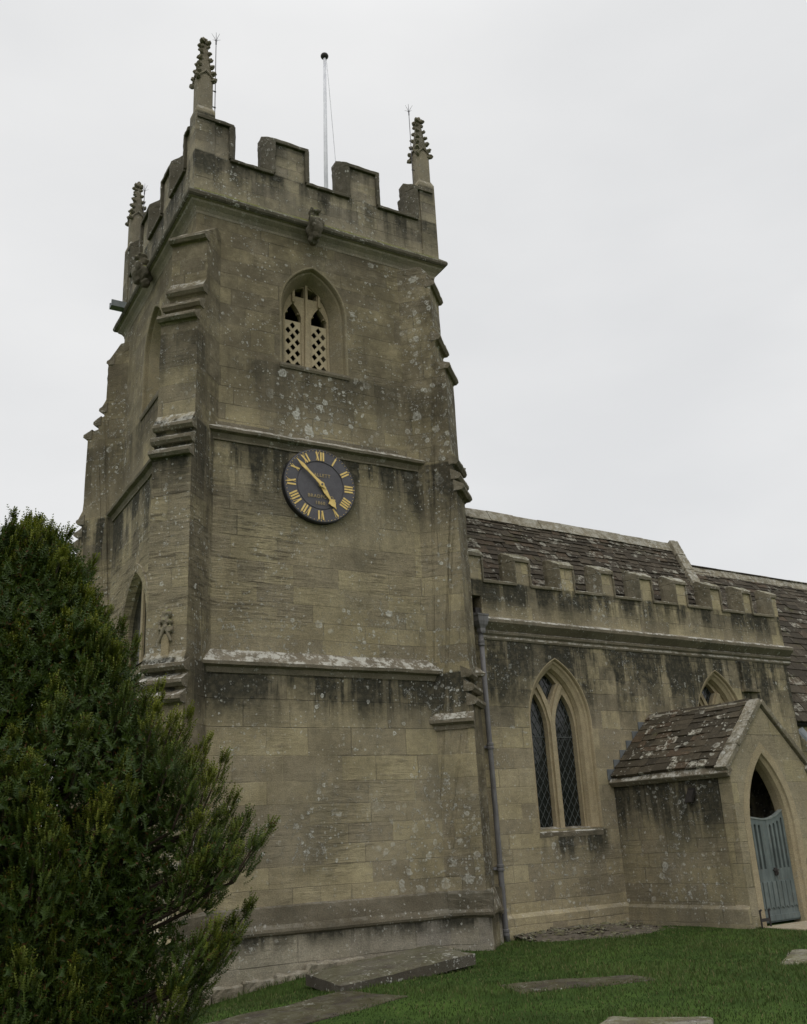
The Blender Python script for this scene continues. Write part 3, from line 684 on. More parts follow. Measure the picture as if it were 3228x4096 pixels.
gargoyle((1.98, -0.17, 9.88), R(-90)); gargoyle((-0.17, 2.35, 9.92), R(180))
mb = MB(); mb.box(-0.44, 0.1, 3.80, 3.98, 10.00, 10.06); mb.box(-0.44, 0.1, 3.80, 3.83, 10.06, 10.13); mb.box(-0.44, 0.1, 3.95, 3.98, 10.06, 10.13)
mb.build('lead_spout', 'lead', tower)
# carved figure on the south-west buttress face
mb = MB()
bf = 0.555
def BF(s, z, d): t = bf+d; return (-t*S2+s*S2, -t*S2-s*S2, z)
for i, (s, z, r) in enumerate([(0.0, 3.00, (.055, .04, .06)), (-.04, 2.96, (.04, .03, .035)), (.055, 2.99, (.045, .03, .05)), (0.0, 2.90, (.07, .045, .06)), (-.085, 2.88, (.03, .03, .05)),
        (.07, 2.88, (.05, .035, .035)), (0.0, 2.81, (.055, .04, .06)), (-.075, 2.80, (.04, .03, .035)), (.07, 2.78, (.05, .035, .06)), (.01, 3.07, (.03, .025, .03))]):
    mb.blob(BF(s, z, 0.015), (r[0]*0.8, r[0]*0.8, r[2]), 2, 0.5, Euler((0, 0, R(-45))), i)
for sg in (-1, 1): mb.tube([BF(sg*0.02, 2.80, 0.02), BF(sg*0.055, 2.70, 0.02), BF(sg*0.09, 2.62, 0.012)], [0.026, 0.024, 0.018], 8)
o = mb.build('carved_figure', 'pinnacle', tower, merge=False); m_ = o.modifiers.new('skin', 'REMESH'); m_.mode = 'VOXEL'; m_.voxel_size = 0.009
mb = MB(); mb.prism([(-0.06, 2.33), (0.06, 2.33), (0.05, 2.72), (-0.05, 2.72)], BF, -0.03, 0.012); mb.build('bracket', 'dressed', tower)
mb = MB()      # rough footing stones showing at the wall foot
for x in np.arange(-0.5, 4.0, 0.42):
    l = 0.415+random.uniform(0, .05); y = -0.235-random.uniform(0.05, 0.11)
    mb.box(x, x+l, y, -0.1, -1.95, -1.47+random.uniform(-.03, .03)-max(0, 1.6-x)*0.075)
mb.jitter(0.02, 4); mb.build('footing', 'cove', tower, bevel=0.02, rough=0.03)

# ------------------------------------------------------------------ clock
CX, CZ, CY = 2.0, 5.226, -0.205
clock = thing('wall_clock', (CX, CY+0.1, CZ), 'round dark clock with gilt Roman numerals and hands, high on the church tower', 'clock')
def CT(p, q, d): return (CX+p, CY+d, CZ+q)
circ = lambda r, n=72: [(r*math.cos(2*math.pi*i/n), r*math.sin(2*math.pi*i/n)) for i in range(n)]
mb = MB(); sweep(mb, [(circ(.598), .11), (circ(.598), .004), (circ(.588), -.004), (circ(.578), -.004), (circ(.575), 0.0), (circ(.402), 0.0), (circ(.396), .012), (circ(.384), .012), (circ(.380), .003), (circ(.02), .003)], CT)
dial = mb.build('dial', 'dial', clock)
mb = MB(); sweep(mb, [(circ(.606), .112), (circ(.606), .012), (circ(.597), .012), (circ(.597), .112)], CT); mb.build('dial_rim', 'dial_rim', dial)
def bar(mb, x0, y0, x1, y1, wd, ang, d0=-0.006, d1=0.001):
    v = Vector((x1-x0, y1-y0)); n = Vector((-v.y, v.x)).normalized()*wd/2
    P = [(x0-n.x, y0-n.y), (x1-n.x, y1-n.y), (x1+n.x, y1+n.y), (x0+n.x, y0+n.y)]
    ca, sa = math.cos(ang), math.sin(ang)
    mb.prism([(x*ca-y*sa, x*sa+y*ca) for x, y in P], CT, d0, d1)
ROM = ['XII', 'I', 'II', 'III', 'IIII', 'V', 'VI', 'VII', 'VIII', 'IX', 'X', 'XI']
for h, txt in enumerate(ROM):
    mb = MB()
    wd = {'I': .043, 'V': .074, 'X': .076}; tot = sum(wd[c] for c in txt); x = -tot/2; r0, r1 = .412, .555
    for ch in txt:
        k = wd[ch]; xc = x+k/2
        if ch == 'I': bar(mb, xc, r0, xc, r1, .026, -h*math.pi/6)
        elif ch == 'V':
            bar(mb, xc+.004, r0, xc-.020, r1, .026, -h*math.pi/6); bar(mb, xc+.004, r0, xc+.024, r1, .007, -h*math.pi/6, -.005)
        else:
            bar(mb, xc+.020, r0, xc-.020, r1, .026, -h*math.pi/6); bar(mb, xc-.020, r0, xc+.024, r1, .007, -h*math.pi/6, -.005)
        x += k
    mb.build('numeral', 'gold', dial, merge=False)
mb = MB()
for k in range(60):
    a = k*math.pi/30; r = .0085 if k % 5 == 0 else .0055
    mb.prism([(0.573*math.sin(a)+r*math.cos(t), .573*math.cos(a)+r*math.sin(t)) for t in (i*math.pi/3 for i in range(6))], CT, -.0085, 0)
mb.build('minute_dots', 'gold', dial, merge=False)
def hand(name, ang, outline, d0, d1, par):
    mb = MB(); ca, sa = math.cos(-ang), math.sin(-ang)
    P = [(x, y) for x, y in outline]+[(-x, y) for x, y in reversed(outline) if abs(x) > 1e-6]
    mb.prism([(x*ca-y*sa, x*sa+y*ca) for x, y in P], CT, d0, d1)
    mb.prism([(p*.9, q*.9) for p, q in circ(.046, 20)], CT, d0-.004, d1)
    return mb.build(name, 'gold', par)
hand('hour_hand', R(146), [(0.012, -.05), (.016, 0), (.030, .06), (.036, .12), (.024, .20), (.013, .27), (.070, .305), (.050, .33), (.046, .355), (.016, .40), (0, .445)], -.040, -.028, clock)
hand('minute_hand', R(312), [(0.010, -.09), (.026, -.02), (.030, .04), (.020, .13), (.018, .30), (.026, .37), (.030, .42), (.012, .50), (0, .575)], -.060, -.048, clock)
mb = MB(); mb.tube([CT(0, 0, .0), CT(0, 0, -.072)], .017, 12); mb.build('arbor', 'rod', clock)
def lettering(txt, z, size, par):
    cu = bpy.data.curves.new('lettering', 'FONT'); cu.body = txt; cu.size = size; cu.align_x = 'CENTER'; cu.extrude = 0.002; cu.space_character = 1.18; cu.offset = 0.0012
    t = bpy.data.objects.new('tmp', cu); col.objects.link(t)
    dg = bpy.context.evaluated_depsgraph_get(); me = bpy.data.meshes.new_from_object(t.evaluated_get(dg)); bpy.data.objects.remove(t)
    me.name = 'lettering'; me.transform(Matrix.Rotation(R(90), 4, 'X')); me.materials.clear(); me.materials.append(MAT['dullgold'])
    o = bpy.data.objects.new('lettering', me); col.objects.link(o); o.parent = par
    o.location = Vector((CX, CY-0.003, CZ+z))-Vector(clock['_o']); return o
lettering('HALLETT', 0.145, 0.074, dial); lettering('BRADFORD', -0.205, 0.074, dial); lettering('1860.', -0.312, 0.074, dial)

# ------------------------------------------------------------------ flagpole and lightning rods
FX, FY = 3.43, 2.25
fp = thing('flagpole', (FX, FY, 10.3), 'bare white flagpole with a dark ball on top, standing on the tower roof', 'flagpole')
mb = MB(); mb.tube([(FX, FY, 10.3), (FX+.03, FY, 13.4), (FX+.075, FY, 16.42)], [.048, .043, .032], 14); mb.build('pole', 'white', fp, smooth=True)
mb = MB(); mb.blob((FX+.075, FY, 16.46), (.088, .088, .072), 3); mb.build('ball_finial', 'iron', fp, smooth=True)
mb = MB(); mb.tube([(FX+.11, FY-.02, 16.38), (FX+.16, FY-.02, 15.5), (FX+.27, FY-.02, 13.4), (FX+.30, FY-.02, 11.0)], .007, 6); mb.build('halyard', 'white', fp, smooth=True)
def rod(x, y, z0, z1, label, brk):
    t = thing('lightning_rod', (x, y, z0), label, 'lightning rod', 'lightning rods beside the pinnacles')
    mb = MB(); mb.tube([(x, y, z0), (x, y, z1)], .0075, 6); mb.tube([(x, y, z1-.10), (x, y, z1-.02)], .013, 6); mb.build('shaft', 'rod', t)
    mb = MB()
    for k in range(4):
        a = R(k*90+20); 
        mb.tube([(x, y, z1-.04), (x+.035*math.cos(a), y+.035*math.sin(a), z1+.02), (x+.10*math.cos(a), y+.10*math.sin(a), z1+.075)], [.005, .004, .002], 5)
    mb.tube([(x, y, z1-.04), (x, y, z1+.17)], [.008, .003], 5); mb.build('prongs', 'rod', t)
    mb = MB()
    for bz in brk: mb.tube([(x, y, bz), (0.10 if x < 2 else W-0.10, 0.10 if y < 2 else W-0.10, bz)], .010, 6); mb.blob((x, y, bz), .02, 1)
    mb.build('brackets', 'rod', t)
rod(0.31, 0.10, 11.6, 13.50, 'thin pronged lightning rod clipped to the tallest, left-hand front pinnacle', (12.02, 12.36))
rod(W-0.245, 0.12, 11.6, 13.55, 'thin pronged lightning rod beside the right-hand pinnacle', (12.15,))
rod(0.20, W-0.24, 11.6, 13.18, 'thin pronged lightning rod beside the rear pinnacle at the far left of the tower', (12.15,))

# ================================================================== AISLE AND NAVE
YAW = R(3.0); A0 = Vector((4.9, 0.12, 0)); UX = Vector((math.cos(YAW), math.sin(YAW), 0)); UY = Vector((-math.sin(YAW), math.cos(YAW), 0))
def A(u, w, z): p = A0+UX*u-UY*w; return (p.x, p.y, z)          # w is outwards, towards the churchyard
aisle = thing('church_aisle', A(4, -0.3, GZ), 'low stone church aisle with battlements, pointed windows and a stone-slate roof, joined to the tower', 'church')
AP = lambda p, q, d: A(p, -d, q)
UE = 8.12
WC = (1.69, 5.83)
aw = lambda c, i, **k: arch(c, 0.69, 0.05, 1.74, 1.09, i, 12, 0.05)
mb = MB(); mb.plate([(-0.3, -2.1), (UE, -2.1), (UE, 3.2), (-0.3, 3.2)], [aw(c, 0) for c in WC], AP, 0, 0.001, sides=False, both=False)
mb.box(UE-0.001, UE, -2.4, -0.003, -2.1, 3.2, lambda u, w, z: A(u, w, z))
mb.build('wall', 'aisle', aisle)
# plinth course, cornice
def run(name, prof, u0, u1, mat, par, amp=0.005, seg=0.25):
    mb = MB(); n = len(prof); m = int((u1-u0)/seg)
    V = [A(u0+(u1-u0)*i/m, w, z) for i in range(m+1) for w, z in prof]
    F = [(i*n+k, i*n+(k+1) % n, (i+1)*n+(k+1) % n, (i+1)*n+k) for i in range(m) for k in range(n)]
    F += [tuple(range(n)), tuple(m*n+k for k in reversed(range(n)))]
    mb.add(V, F); mb.jitter(amp, 2.5); return mb.build(name, mat, par)
run('plinth', [(-.02, -1.13), (0.012, -1.15), (0.06, -1.20), (0.06, -2.1), (-.02, -2.1)], -0.25, 2.75, 'aisle', aisle)
run('cornice', [(-.05, 3.06), (0.015, 3.07), (0.03, 3.10), (0.015, 3.14), (0.05, 3.17), (0.055, 3.21), (0.02, 3.23), (0.10, 3.30), (0.15, 3.345), (0.155, 3.395), (0.13, 3.42), (0.035, 3.46), (-.05, 3.48)], 0.13, UE+0.12, 'string', aisle)
# parapet
pa = MB(); TH = 0.25
pa.box(0.16, UE, -TH, 0.03, 3.44, 4.07, A)
pa.box(-0.35, 0.16, -TH, 0.03, 3.80, 4.07, A)
pa.box(-0.35, -0.10, -TH, 0.03, 3.1, 3.80, A)
pa.box(-0.35, 0.18, -TH-0.05, -0.02, 3.1, 3.44, A)
me_ = [(-0.35, 0.235), (0.92, 1.28), (1.95, 2.315), (2.96, 3.31), (3.96, 4.33), (4.955, 5.295), (5.965, 6.31), (6.955, 7.265), (7.90, UE)]
pa.box(UE-0.25, UE-0.002, -2.4, -TH, 3.2, 4.05, A)
ap_ = pa.build('parapet', 'aisle', aisle, bevel=0.008)
AD = lambda u, d, z: A(u, -d, z)
for i, (a, b) in enumerate(me_):
    q = MB(); q.box(a+.01, b-.01, -TH+0.02, 0.029, 4.06, 4.54, A); ml = q.build('merlon', 'aisle', aisle, bevel=0.008, rough=0.008)
    merlon_coping(AD, a, b, 4.06, 4.58, ml, -.03, 0.16, TH, 0.10, 0.105, 0.035, i != 0, i != len(me_)-1, 'flank', 0.03)
    if i < len(me_)-1: sill_coping(AD, b-.02, me_[i+1][0]+.02, 4.095, ap_, -.03, 0.16, TH, 0.06, 0.035, 'flank')
# shallow pilaster and ledge above the porch gable
mb = MB(); mb.box(6.58, 6.96, -0.02, 0.05, 2.50, 3.06, A); mb.box(6.53, 7.02, -0.02, 0.11, 2.44, 2.50, A); mb.jitter(.004, 5)
mb.build('ledge', 'aisle', aisle, bevel=0.008)

# aisle windows
def aisle_window(c):
    mb = MB()
    sweep(mb, [(aw(c, -0.015), 0.0), (aw(c, -0.015), -0.003), (aw(c, 0.0), -0.003), (aw(c, 0.012), 0.015), (aw(c, 0.02), 0.05), (aw(c, 0.055), 0.055), (aw(c, 0.075), 0.085),
               (aw(c, 0.125), 0.12), (aw(c, 0.14), 0.17), (aw(c, 0.15), 0.19), (aw(c, 0.15), 0.42)], AP)
    wn = mb.build('aisle_window', 'dressed', aisle)
    z0, zs = 0.07, 1.66; half = 0.535
    cc = c-0.03
    # intersecting Y tracery: two lights and a kite-shaped opening above
    def light(x0, x1, H):
        a = (x1-x0)/2; return arch((x0+x1)/2, a, z0, zs, H, 0, 9)
    hl = light(cc-half, cc-0.09, 0.60); hr = light(cc+0.09, cc+half, 0.60)
    kite = [(cc, 2.09), (cc+0.06, 2.20), (cc+0.145, 2.36), (cc+0.20, 2.44), (cc+0.10, 2.545), (cc, 2.62), (cc-0.10, 2.545), (cc-0.20, 2.44), (cc-0.145, 2.36), (cc-0.06, 2.20)]
    inn = arch(c, 0.69, 0.05, 1.74, 1.09, 0.10, 12, 0.05)
    t = MB(); t.plate(inn, [hl, hr, kite], AP, 0.22, 0.36)
    # raised front rib of mullion and branches
    t.prism([(cc-0.05, z0-0.02), (cc+0.05, z0-0.02), (cc+0.05, 1.70), (cc-0.05, 1.70)], AP, 0.175, 0.222)
    for sg in (-1, 1):
        P = [(cc+sg*x, z) for x, z in ((0.0, 1.62), (0.02, 1.80), (0.075, 2.02), (0.155, 2.22), (0.27, 2.42))]
        Lp = [(x-0.034, z+0.018*sg) for x, z in P]; Rp = [(x+0.034, z-0.018*sg) for x, z in P]
        t.prism(Lp+Rp[::-1], AP, 0.180 if sg > 0 else 0.183, 0.222)
    t.build('tracery', 'dressed', wn, bevel=0.0)
    g = MB(); g.plate(inn, [], AP, 0.315, 0.318, sides=False); gl = g.build('glazing', 'glass', wn)
    ld = MB(); pit = 0.085; slope = 1.62
    def clip(poly, p, d):
        hits = []
        for i in range(len(poly)):
            a, b = Vector(poly[i]), Vector(poly[(i+1) % len(poly)]); e = b-a; den = d.x*e.y-d.y*e.x
            if abs(den) < 1e-9: continue
            s = ((a.x-p.x)*d.y-(a.y-p.y)*d.x)/den
            if 0 <= s < 1: hits.append((a+e*s-p).dot(d))
        return (min(hits), max(hits)) if len(hits) >= 2 else None
    for poly in (hl, hr, kite):
        for sg in (-1, 1):
            d = Vector((1, sg*slope)).normalized()
            for k in range(-60, 60):
                p = Vector((c+k*pit*1.5, 1.0)); h = clip(poly, p, d)
                if not h: continue
                a, b = p+d*h[0], p+d*h[1]; n = Vector((-d.y, d.x))*0.0048
                ld.prism([(a.x-n.x, a.y-n.y), (b.x-n.x, b.y-n.y), (b.x+n.x, b.y+n.y), (a.x+n.x, a.y+n.y)], AP, 0.306+0.001*sg, 0.314)
    for poly in (hl, hr):
        xs = [p[0] for p in poly]; ld.box(min(xs), max(xs), 1.53, 1.545, 0.298, 0.312, lambda x, z, d: AP(x, z, d))
    ld.build('lead_cames', 'lead_came', gl, merge=False)
    s = MB(); s.prism([(-0.30, 0.085), (-0.01, 0.03), (0.012, 0.0), (0.004, -0.075), (-0.30, -0.075)], (lambda w, z, u: A(u, w, z)), c-0.69, c+0.69)
    s.jitter(.004, 4); s.build('sill', 'string', wn, rough=0.012)
for c in WC: aisle_window(c)

# stone-slate roofs
def slates(mb, P, u0f, u1f, n_rows, e0, e1, wmin, wmax, slope_len, tilt=0.065):
    """P(u, s, h): u along, s up the slope from the eave, h off the slope"""
    es = np.linspace(e0, e1, n_rows); es = es*slope_len/es.sum(); s = 0.0
    for r, e in enumerate(es):
        u0, u1 = u0f(s/slope_len), u1f(s/slope_len); u = u0-random.uniform(0, wmax*.5)
        sag = [random.uniform(-.012, .012) for _ in range(3)]
        while u < u1:
            wd = random.uniform(wmin, wmax); a, b = max(u, u0), min(u+wd-0.006, u1); u += wd
            if b-a < 0.04: continue
            th = random.uniform(.032, .062); j = random.uniform(-.016, .016)+sag[int(u) % 3]; j2 = j+random.uniform(-.010, .010); l = e*1.55; k = random.uniform(-.004, .012)
            tn = (random.random(), random.random(), random.random())
            mb.hexa([P(a, s+j, tilt-th+k), P(b, s+j2, tilt-th+k), P(b, s+l, 0.003), P(a, s+l, 0.003), P(a, s+j, tilt+k), P(b, s+j2, tilt+k), P(b, s+l, th), P(a, s+l, th)], tn)
        s += e
def roof_plane(parent, name, w0, z0, w1, z1, u0f, u1f, rows, e0, e1, wmin, wmax, mat='roof'):
    L = math.hypot(w1-w0, z1-z0); dw, dz = (w1-w0)/L, (z1-z0)/L
    def P(u, s, h): return A(u, w0+dw*s+dz*h*(1 if dw < 0 else -1), z0+dz*s+abs(dw)*h)
    mb = MB(); slates(mb, P, u0f, u1f, rows, e0, e1, wmin, wmax, L)
    n = mb.build(name, mat, parent, merge=False)
    bd = MB(); bd.hexa([P(u0f(0), -.02, -.08), P(u1f(0), -.02, -.08), P(u1f(1), L, -.08), P(u0f(1), L, -.08), P(u0f(0), -.02, -.004), P(u1f(0), -.02, -.004), P(u1f(1), L, -.004), P(u0f(1), L, -.004)])
    bd.build('roof_boarding', 'dark', n)
    return n
def ridge(parent, u0, u1, w, z, step=0.62):
    mb = MB(); u = u0
    while u < u1:
        e = min(u+step*random.uniform(.85, 1.1), u1); j = random.uniform(-.012, .012)
        mb.prism([(-.17, -.20), (-.14, -.20), (0, -.01), (.14, -.20), (.17, -.20), (.03, .035), (-.03, .035)], (lambda a, b, t: A(t, w+a, z+b+j)), u, e-0.008)
        u = e
    mb.jitter(.008, 3); return mb.build('ridge_stones', 'ridge', parent, bevel=0.01)
# aisle roof: gable end runs a little askew
gk = lambda f: 6.32+0.46*f
r1 = roof_plane(aisle, 'aisle_roof', -0.36, 4.02, -1.5, 5.88, lambda f: -0.6+0*f, gk, 18, .17, .105, .16, .42)
r1b = roof_plane(aisle, 'aisle_roof', -2.64, 4.02, -1.5, 5.88, lambda f: -0.6+0*f, lambda f: 6.9, 14, .17, .12, .2, .5)
ridge(aisle, -0.6, 6.86, -1.5, 5.96)
mb = MB()      # raised coping on the gable
def GK(s, h, a): # s up the slope 0..1
    w, z = -0.36+(-1.5+0.36)*s, 4.02+(5.95-4.02)*s; return A(gk(s)+a, w+h*0.85, z+h*0.53)
for k in range(5):
    s0, s1 = -0.04+k*.212, -0.04+(k+1)*.212-.004
    mb.hexa([GK(s0, -.02, -.03), GK(s0, -.02, .24), GK(s1, -.02, .24), GK(s1, -.02, -.03), GK(s0, .12, -.03), GK(s0, .12, .24), GK(s1, .12, .24), GK(s1, .12, -.03)])
mb.jitter(.006, 4); mb.build('gable_coping', 'ridge', aisle, bevel=0.012, rough=0.014)
mb = MB(); mb.prism([(-.36, 3.2), (-.36, 4.0), (-1.5, 5.9), (-2.64, 4.0), (-2.64, 3.2)], (lambda w, z, u: A(u+0.2*(-w-.36)/1.1, w, z)), 6.36, 6.50); mb.build('gable_wall', 'aisle', aisle)
# nave behind and to the east, with the taller, deeper roof
nave = thing('church_nave', A(11, -3.0, GZ), 'long stone-slate nave roof and walls beyond the battlemented aisle at the right edge', 'church')
r3 = roof_plane(nave, 'nave_roof', -0.06, 1.88, -3.0, 6.02, lambda f: (UE+0.05) if f < 0.52 else 6.2, lambda f: 15.5, 25, .25, .11, .25, .55)
roof_plane(nave, 'nave_roof', -5.94, 1.88, -3.0, 6.02, lambda f: UE+0.05, lambda f: 15.5, 18, .26, .2, .3, .6)
ridge(nave, 6.0, 15.5, -3.0, 6.10)
mb = MB(); mb.box(UE+0.06, 15.5, -5.9, -0.16, -2.1, 1.84, A); mb.build('wall', 'aisle', nave)
mb = MB(); mb.prism([(-.2, 1.8), (-3.0, 5.9), (-5.8, 1.8)], (lambda w, z, u: A(u, w, z)), 15.3, 15.48); mb.prism([(-2.5, 3.2), (-2.5, 4.9), (-3.0, 5.9), (-5.8, 3.2)], (lambda w, z, u: A(u, w, z)), 6.0, 6.2); mb.build('gable_wall', 'aisle', nave)
mb = MB(); mb.prism([(-2.42, -2.1), (-5.6, -2.1), (-5.6, 3.2), (-4.2, 4.2), (-2.7, 3.9), (-2.42, 3.2)], (lambda w, z, u: A(u, w, z)), -0.2, UE+0.04); mb.build('wall', 'aisle', nave)
mb = MB(); mb.hexa([A(8.16, -.02, 1.66), A(8.6, .16, 1.10), A(8.66, .16, 1.10), A(8.3, -.02, 1.66), A(8.16, -.02, 1.74), A(8.6, .16, 1.2), A(8.7, .14, 1.24), A(8.34, -.04, 1.80)])
mb.build('lead_valley', 'lead', nave)

# ------------------------------------------------------------------ downpipe
dp = thing('downpipe', A(0.09, 0.09, GZ), 'grey rainwater downpipe with square hopper head, between tower buttress and aisle wall', 'downpipe')
hx, hw_ = 0.055, 0.085
mb = MB(); mb.tube([A(hx, hw_, 3.16), A(hx+.01, hw_, 1.5), A(hx+.04, hw_, -1.35), A(hx+.055, hw_+.02, -1.52)], [.041, .041, .043, .043], 14)
mb.build('pipe', 'pipe', dp, smooth=True)
for z in (2.98, 1.335, -0.47, -1.38):
    mb = MB()
    u = hx+(3.0-z)*0.0095
    mb.tube([A(u, hw_, z-.05), A(u, hw_, z-.04), A(u, hw_, z-.015), A(u, hw_, z+.0), A(u, hw_, z+.015), A(u, hw_, z+.045), A(u, hw_, z+.055)], [.045, .056, .056, .049, .056, .056, .045], 14)
    if z < 2: mb.box(u-.115, u+.09, -.02, .055, z-.028, z+.012, A)
    mb.build('collar', 'pipe', dp, bevel=0.003)
mb = MB()
def sq(cu, cw, a, b, z): return [A(cu-a, cw-b, z), A(cu+a, cw-b, z), A(cu+a, cw+b, z), A(cu-a, cw+b, z)]
secs = [(.044, .044, 3.14), (.052, .052, 3.17), (.052, .052, 3.20), (.05, .05, 3.22), (.085, .075, 3.28), (.105, .085, 3.34), (.105, .085, 3.42), (.115, .092, 3.425), (.115, .092, 3.455)]
V = [p for a, b, z in secs for p in sq(hx-.005, .11, a, b, z)]
F = [(i*4+k, i*4+(k+1) % 4, i*4+4+(k+1) % 4, i*4+4+k) for i in range(len(secs)-1) for k in range(4)]
mb.add(V, F); mb.build('hopper_head', 'pipe', dp, bevel=0.004)
mb = MB(); mb.box(-.09, .15, -.28, .02, 3.44, 3.50, A); mb.box(.05, .155, -.22, .0, 3.50, 3.60, A); mb.build('outlet_chute', 'iron', dp)

# ================================================================== PORCH
porch = thing('church_porch', A(3.9, 1.2, GZ), 'small gabled stone church porch with a lichened stone-slate roof and pointed doorway', 'porch')
D = 2.2
L0, L1 = 2.66, 2.83          # left wall: u at the aisle wall, u at the front (slightly askew)
L0, L1 = 2.74, 3.06
Rr0, Rr1 = 4.68, 4.985
RU0, RU1, RZ = 3.80, 4.045, 1.86
ZEV = 0.83
def pw_(u0, u1, th, z0, z1, mb):      # a side wall from w=0 to w=D
    mb.hexa([A(u0, 0.002, z0), A(u0+th, 0.002, z0), A(u1+th, D-.24, z0), A(u1, D-.24, z0), A(u0, 0.002, z1), A(u0+th, 0.002, z1), A(u1+th, D-.24, z1), A(u1, D-.24, z1)])
mb = MB(); kx = (D-.24)/D
pw_(L0, L0+(L1-L0)*kx, .26, -2.1, ZEV, mb); pw_(Rr0-.26, Rr0-.26+(Rr1-Rr0)*kx, .26, -2.1, ZEV, mb); sidew = mb.build('side_wall', 'porch', porch)
mb = MB()
mb.hexa([A(L0-.05, .01, -2.1), A(L0+.02, .01, -2.1), A(L1+.02, D-.01, -2.1), A(L1-.05, D-.01, -2.1), A(L0-.05, .01, -1.22), A(L0+.02, .01, -1.16), A(L1+.02, D-.01, -1.16), A(L1-.05, D-.01, -1.22)])
mb.jitter(.008, 2); mb.build('plinth', 'porch', porch, bevel=0.01)
DC = 3.90; da = 0.535
dr = lambda i: arch(DC, da, -2.1, -0.10, 1.14, i, 12)
mb = MB()
PF = lambda p, q, d: A(p, D-d, q)
apx = (RU1, RZ-0.07)
mb.plate([(L1, -2.1), (Rr1, -2.1), (Rr1, ZEV), apx, (L1, ZEV)], [dr(0)], PF, 0, .24)
fr = mb.build('gable_wall', 'porch_front', porch, bevel=0.0)
mb = MB(); sweep(mb, [(dr(-.13), 0), (dr(-.13), -.004), (dr(0), -.004), (dr(.012), .03), (dr(.06), .06), (dr(.075), .12), (dr(.08), .245)], PF)
mb.build('doorway_moulding', 'dressed', fr)
# porch roof: left slope visible in full
def porch_roof(side):
    e0, e1 = (L0, L1) if side < 0 else (Rr0, Rr1)
    ov = 0.06*side
    def edge(w, s):     # s 0 eave .. 1 ridge
        f = w/D; ue = e0+(e1-e0)*f+ov; ur = RU0+(RU1-RU0)*f
        return ue+(ur-ue)*s, (ZEV-0.01)+(RZ-ZEV)*s
    L = math.hypot(RU0-L0, RZ-ZEV)
    nx, nzz = side*0.68, 0.73
    def P(a, s, h):
        u, z = edge(a, s/L); return A(u+nx*h, a, z+nzz*h)
    mb = MB(); slates(mb, P, lambda f: 0.03, lambda f: D-.14, 10, .17, .115, .12, .30, L, 0.06)
    o = mb.build('porch_roof', 'porch_roof', porch, merge=False)
    bd = MB(); bd.hexa([P(0.0, 0, -.07), P(D-.01, 0, -.07), P(D-.01, L, -.07), P(0.0, L, -.07), P(0.0, 0, -.003), P(D-.01, 0, -.003), P(D-.01, L, -.003), P(0, L, -.003)]); bd.build('roof_boarding', 'dark', o)
    c = MB()
    for k in range(3):
        s0, s1 = -.05+k*(L+.06)/3, -.05+(k+1)*(L+.06)/3-.006
        c.hexa([P(D-.16, s0, -.02), P(D+.05, s0, -.02), P(D+.05, s1, -.02), P(D-.16, s1, -.02), P(D-.16, s0, .065), P(D+.05, s0, .065), P(D+.05, s1, .065), P(D-.16, s1, .065)])
    c.jitter(.006, 4); c.build('verge_coping', 'ridge', o, bevel=0.01, rough=0.012)
    ev = MB()       # moulded stone eave
    ev.hexa([P(-.0, -.09, -.12), P(D+.03, -.09, -.12), P(D+.03, .05, -.10), P(0, .05, -.10), P(0, -.09, -.015), P(D+.03, -.09, -.015), P(D+.03, .05, .012), P(0, .05, .012)])
    ev.jitter(.005, 4); ev.build('eave_course', 'string', o, bevel=0.012, rough=0.012)
    if side < 0:
        fl_ = MB()      # stepped lead flashing against the aisle wall
        for k in range(6):
            s = k*L/6.3+.02; u, z = edge(0.0, s/L)
            fl_.box(u-.08, u+.10, 0.006, 0.02, z-.04, z+.14, A)
        fl_.build('lead_flashing', 'flashing', o, bevel=0.004)
porch_roof(-1); porch_roof(1)
mb = MB()
for k in range(4):
    f0, f1 = k/4, (k+1)/4-.004; w0, w1 = f0*(D+.03), f1*(D+.03); u0, u1 = RU0+(RU1-RU0)*f0, RU0+(RU1-RU0)*f1
    def Q(u, w, a, b): return A(u+a, w, RZ+b)
    pr = [(-.15, -.13), (-.11, -.16), (0, -.03), (.11, -.16), (.15, -.13), (.03, .05), (-.03, .05)]
    V = [Q(u0, w0, a, b) for a, b in pr]+[Q(u1, w1, a, b) for a, b in pr]; n = len(pr)
    mb.add(V, [(i, (i+1) % n, n+(i+1) % n, n+i) for i in range(n)]+[tuple(range(n)), tuple(reversed(range(n, 2*n)))])
mb.jitter(.008, 4); mb.build('ridge_stones', 'ridge', porch, bevel=0.01)
mb = MB(); mb.box(L0+.3, Rr0-.28, 0.01, 0.03, -2.0, .5, A); mb.box(3.2, 4.3, .03, .06, -1.5, .45, A); mb.build('inner_door', 'dark', porch)
mb = MB(); mb.hexa([A(L0+.28, .03, ZEV-.02), A(Rr0-.3, .03, ZEV-.02), A(Rr1-.3, D-.26, ZEV-.02), A(L1+.28, D-.26, ZEV-.02), A(L0+.28, .03, ZEV+.02), A(Rr0-.3, .03, ZEV+.02), A(Rr1-.3, D-.26, ZEV+.02), A(L1+.28, D-.26, ZEV+.02)])
mb.build('ceiling', 'plaster', porch)
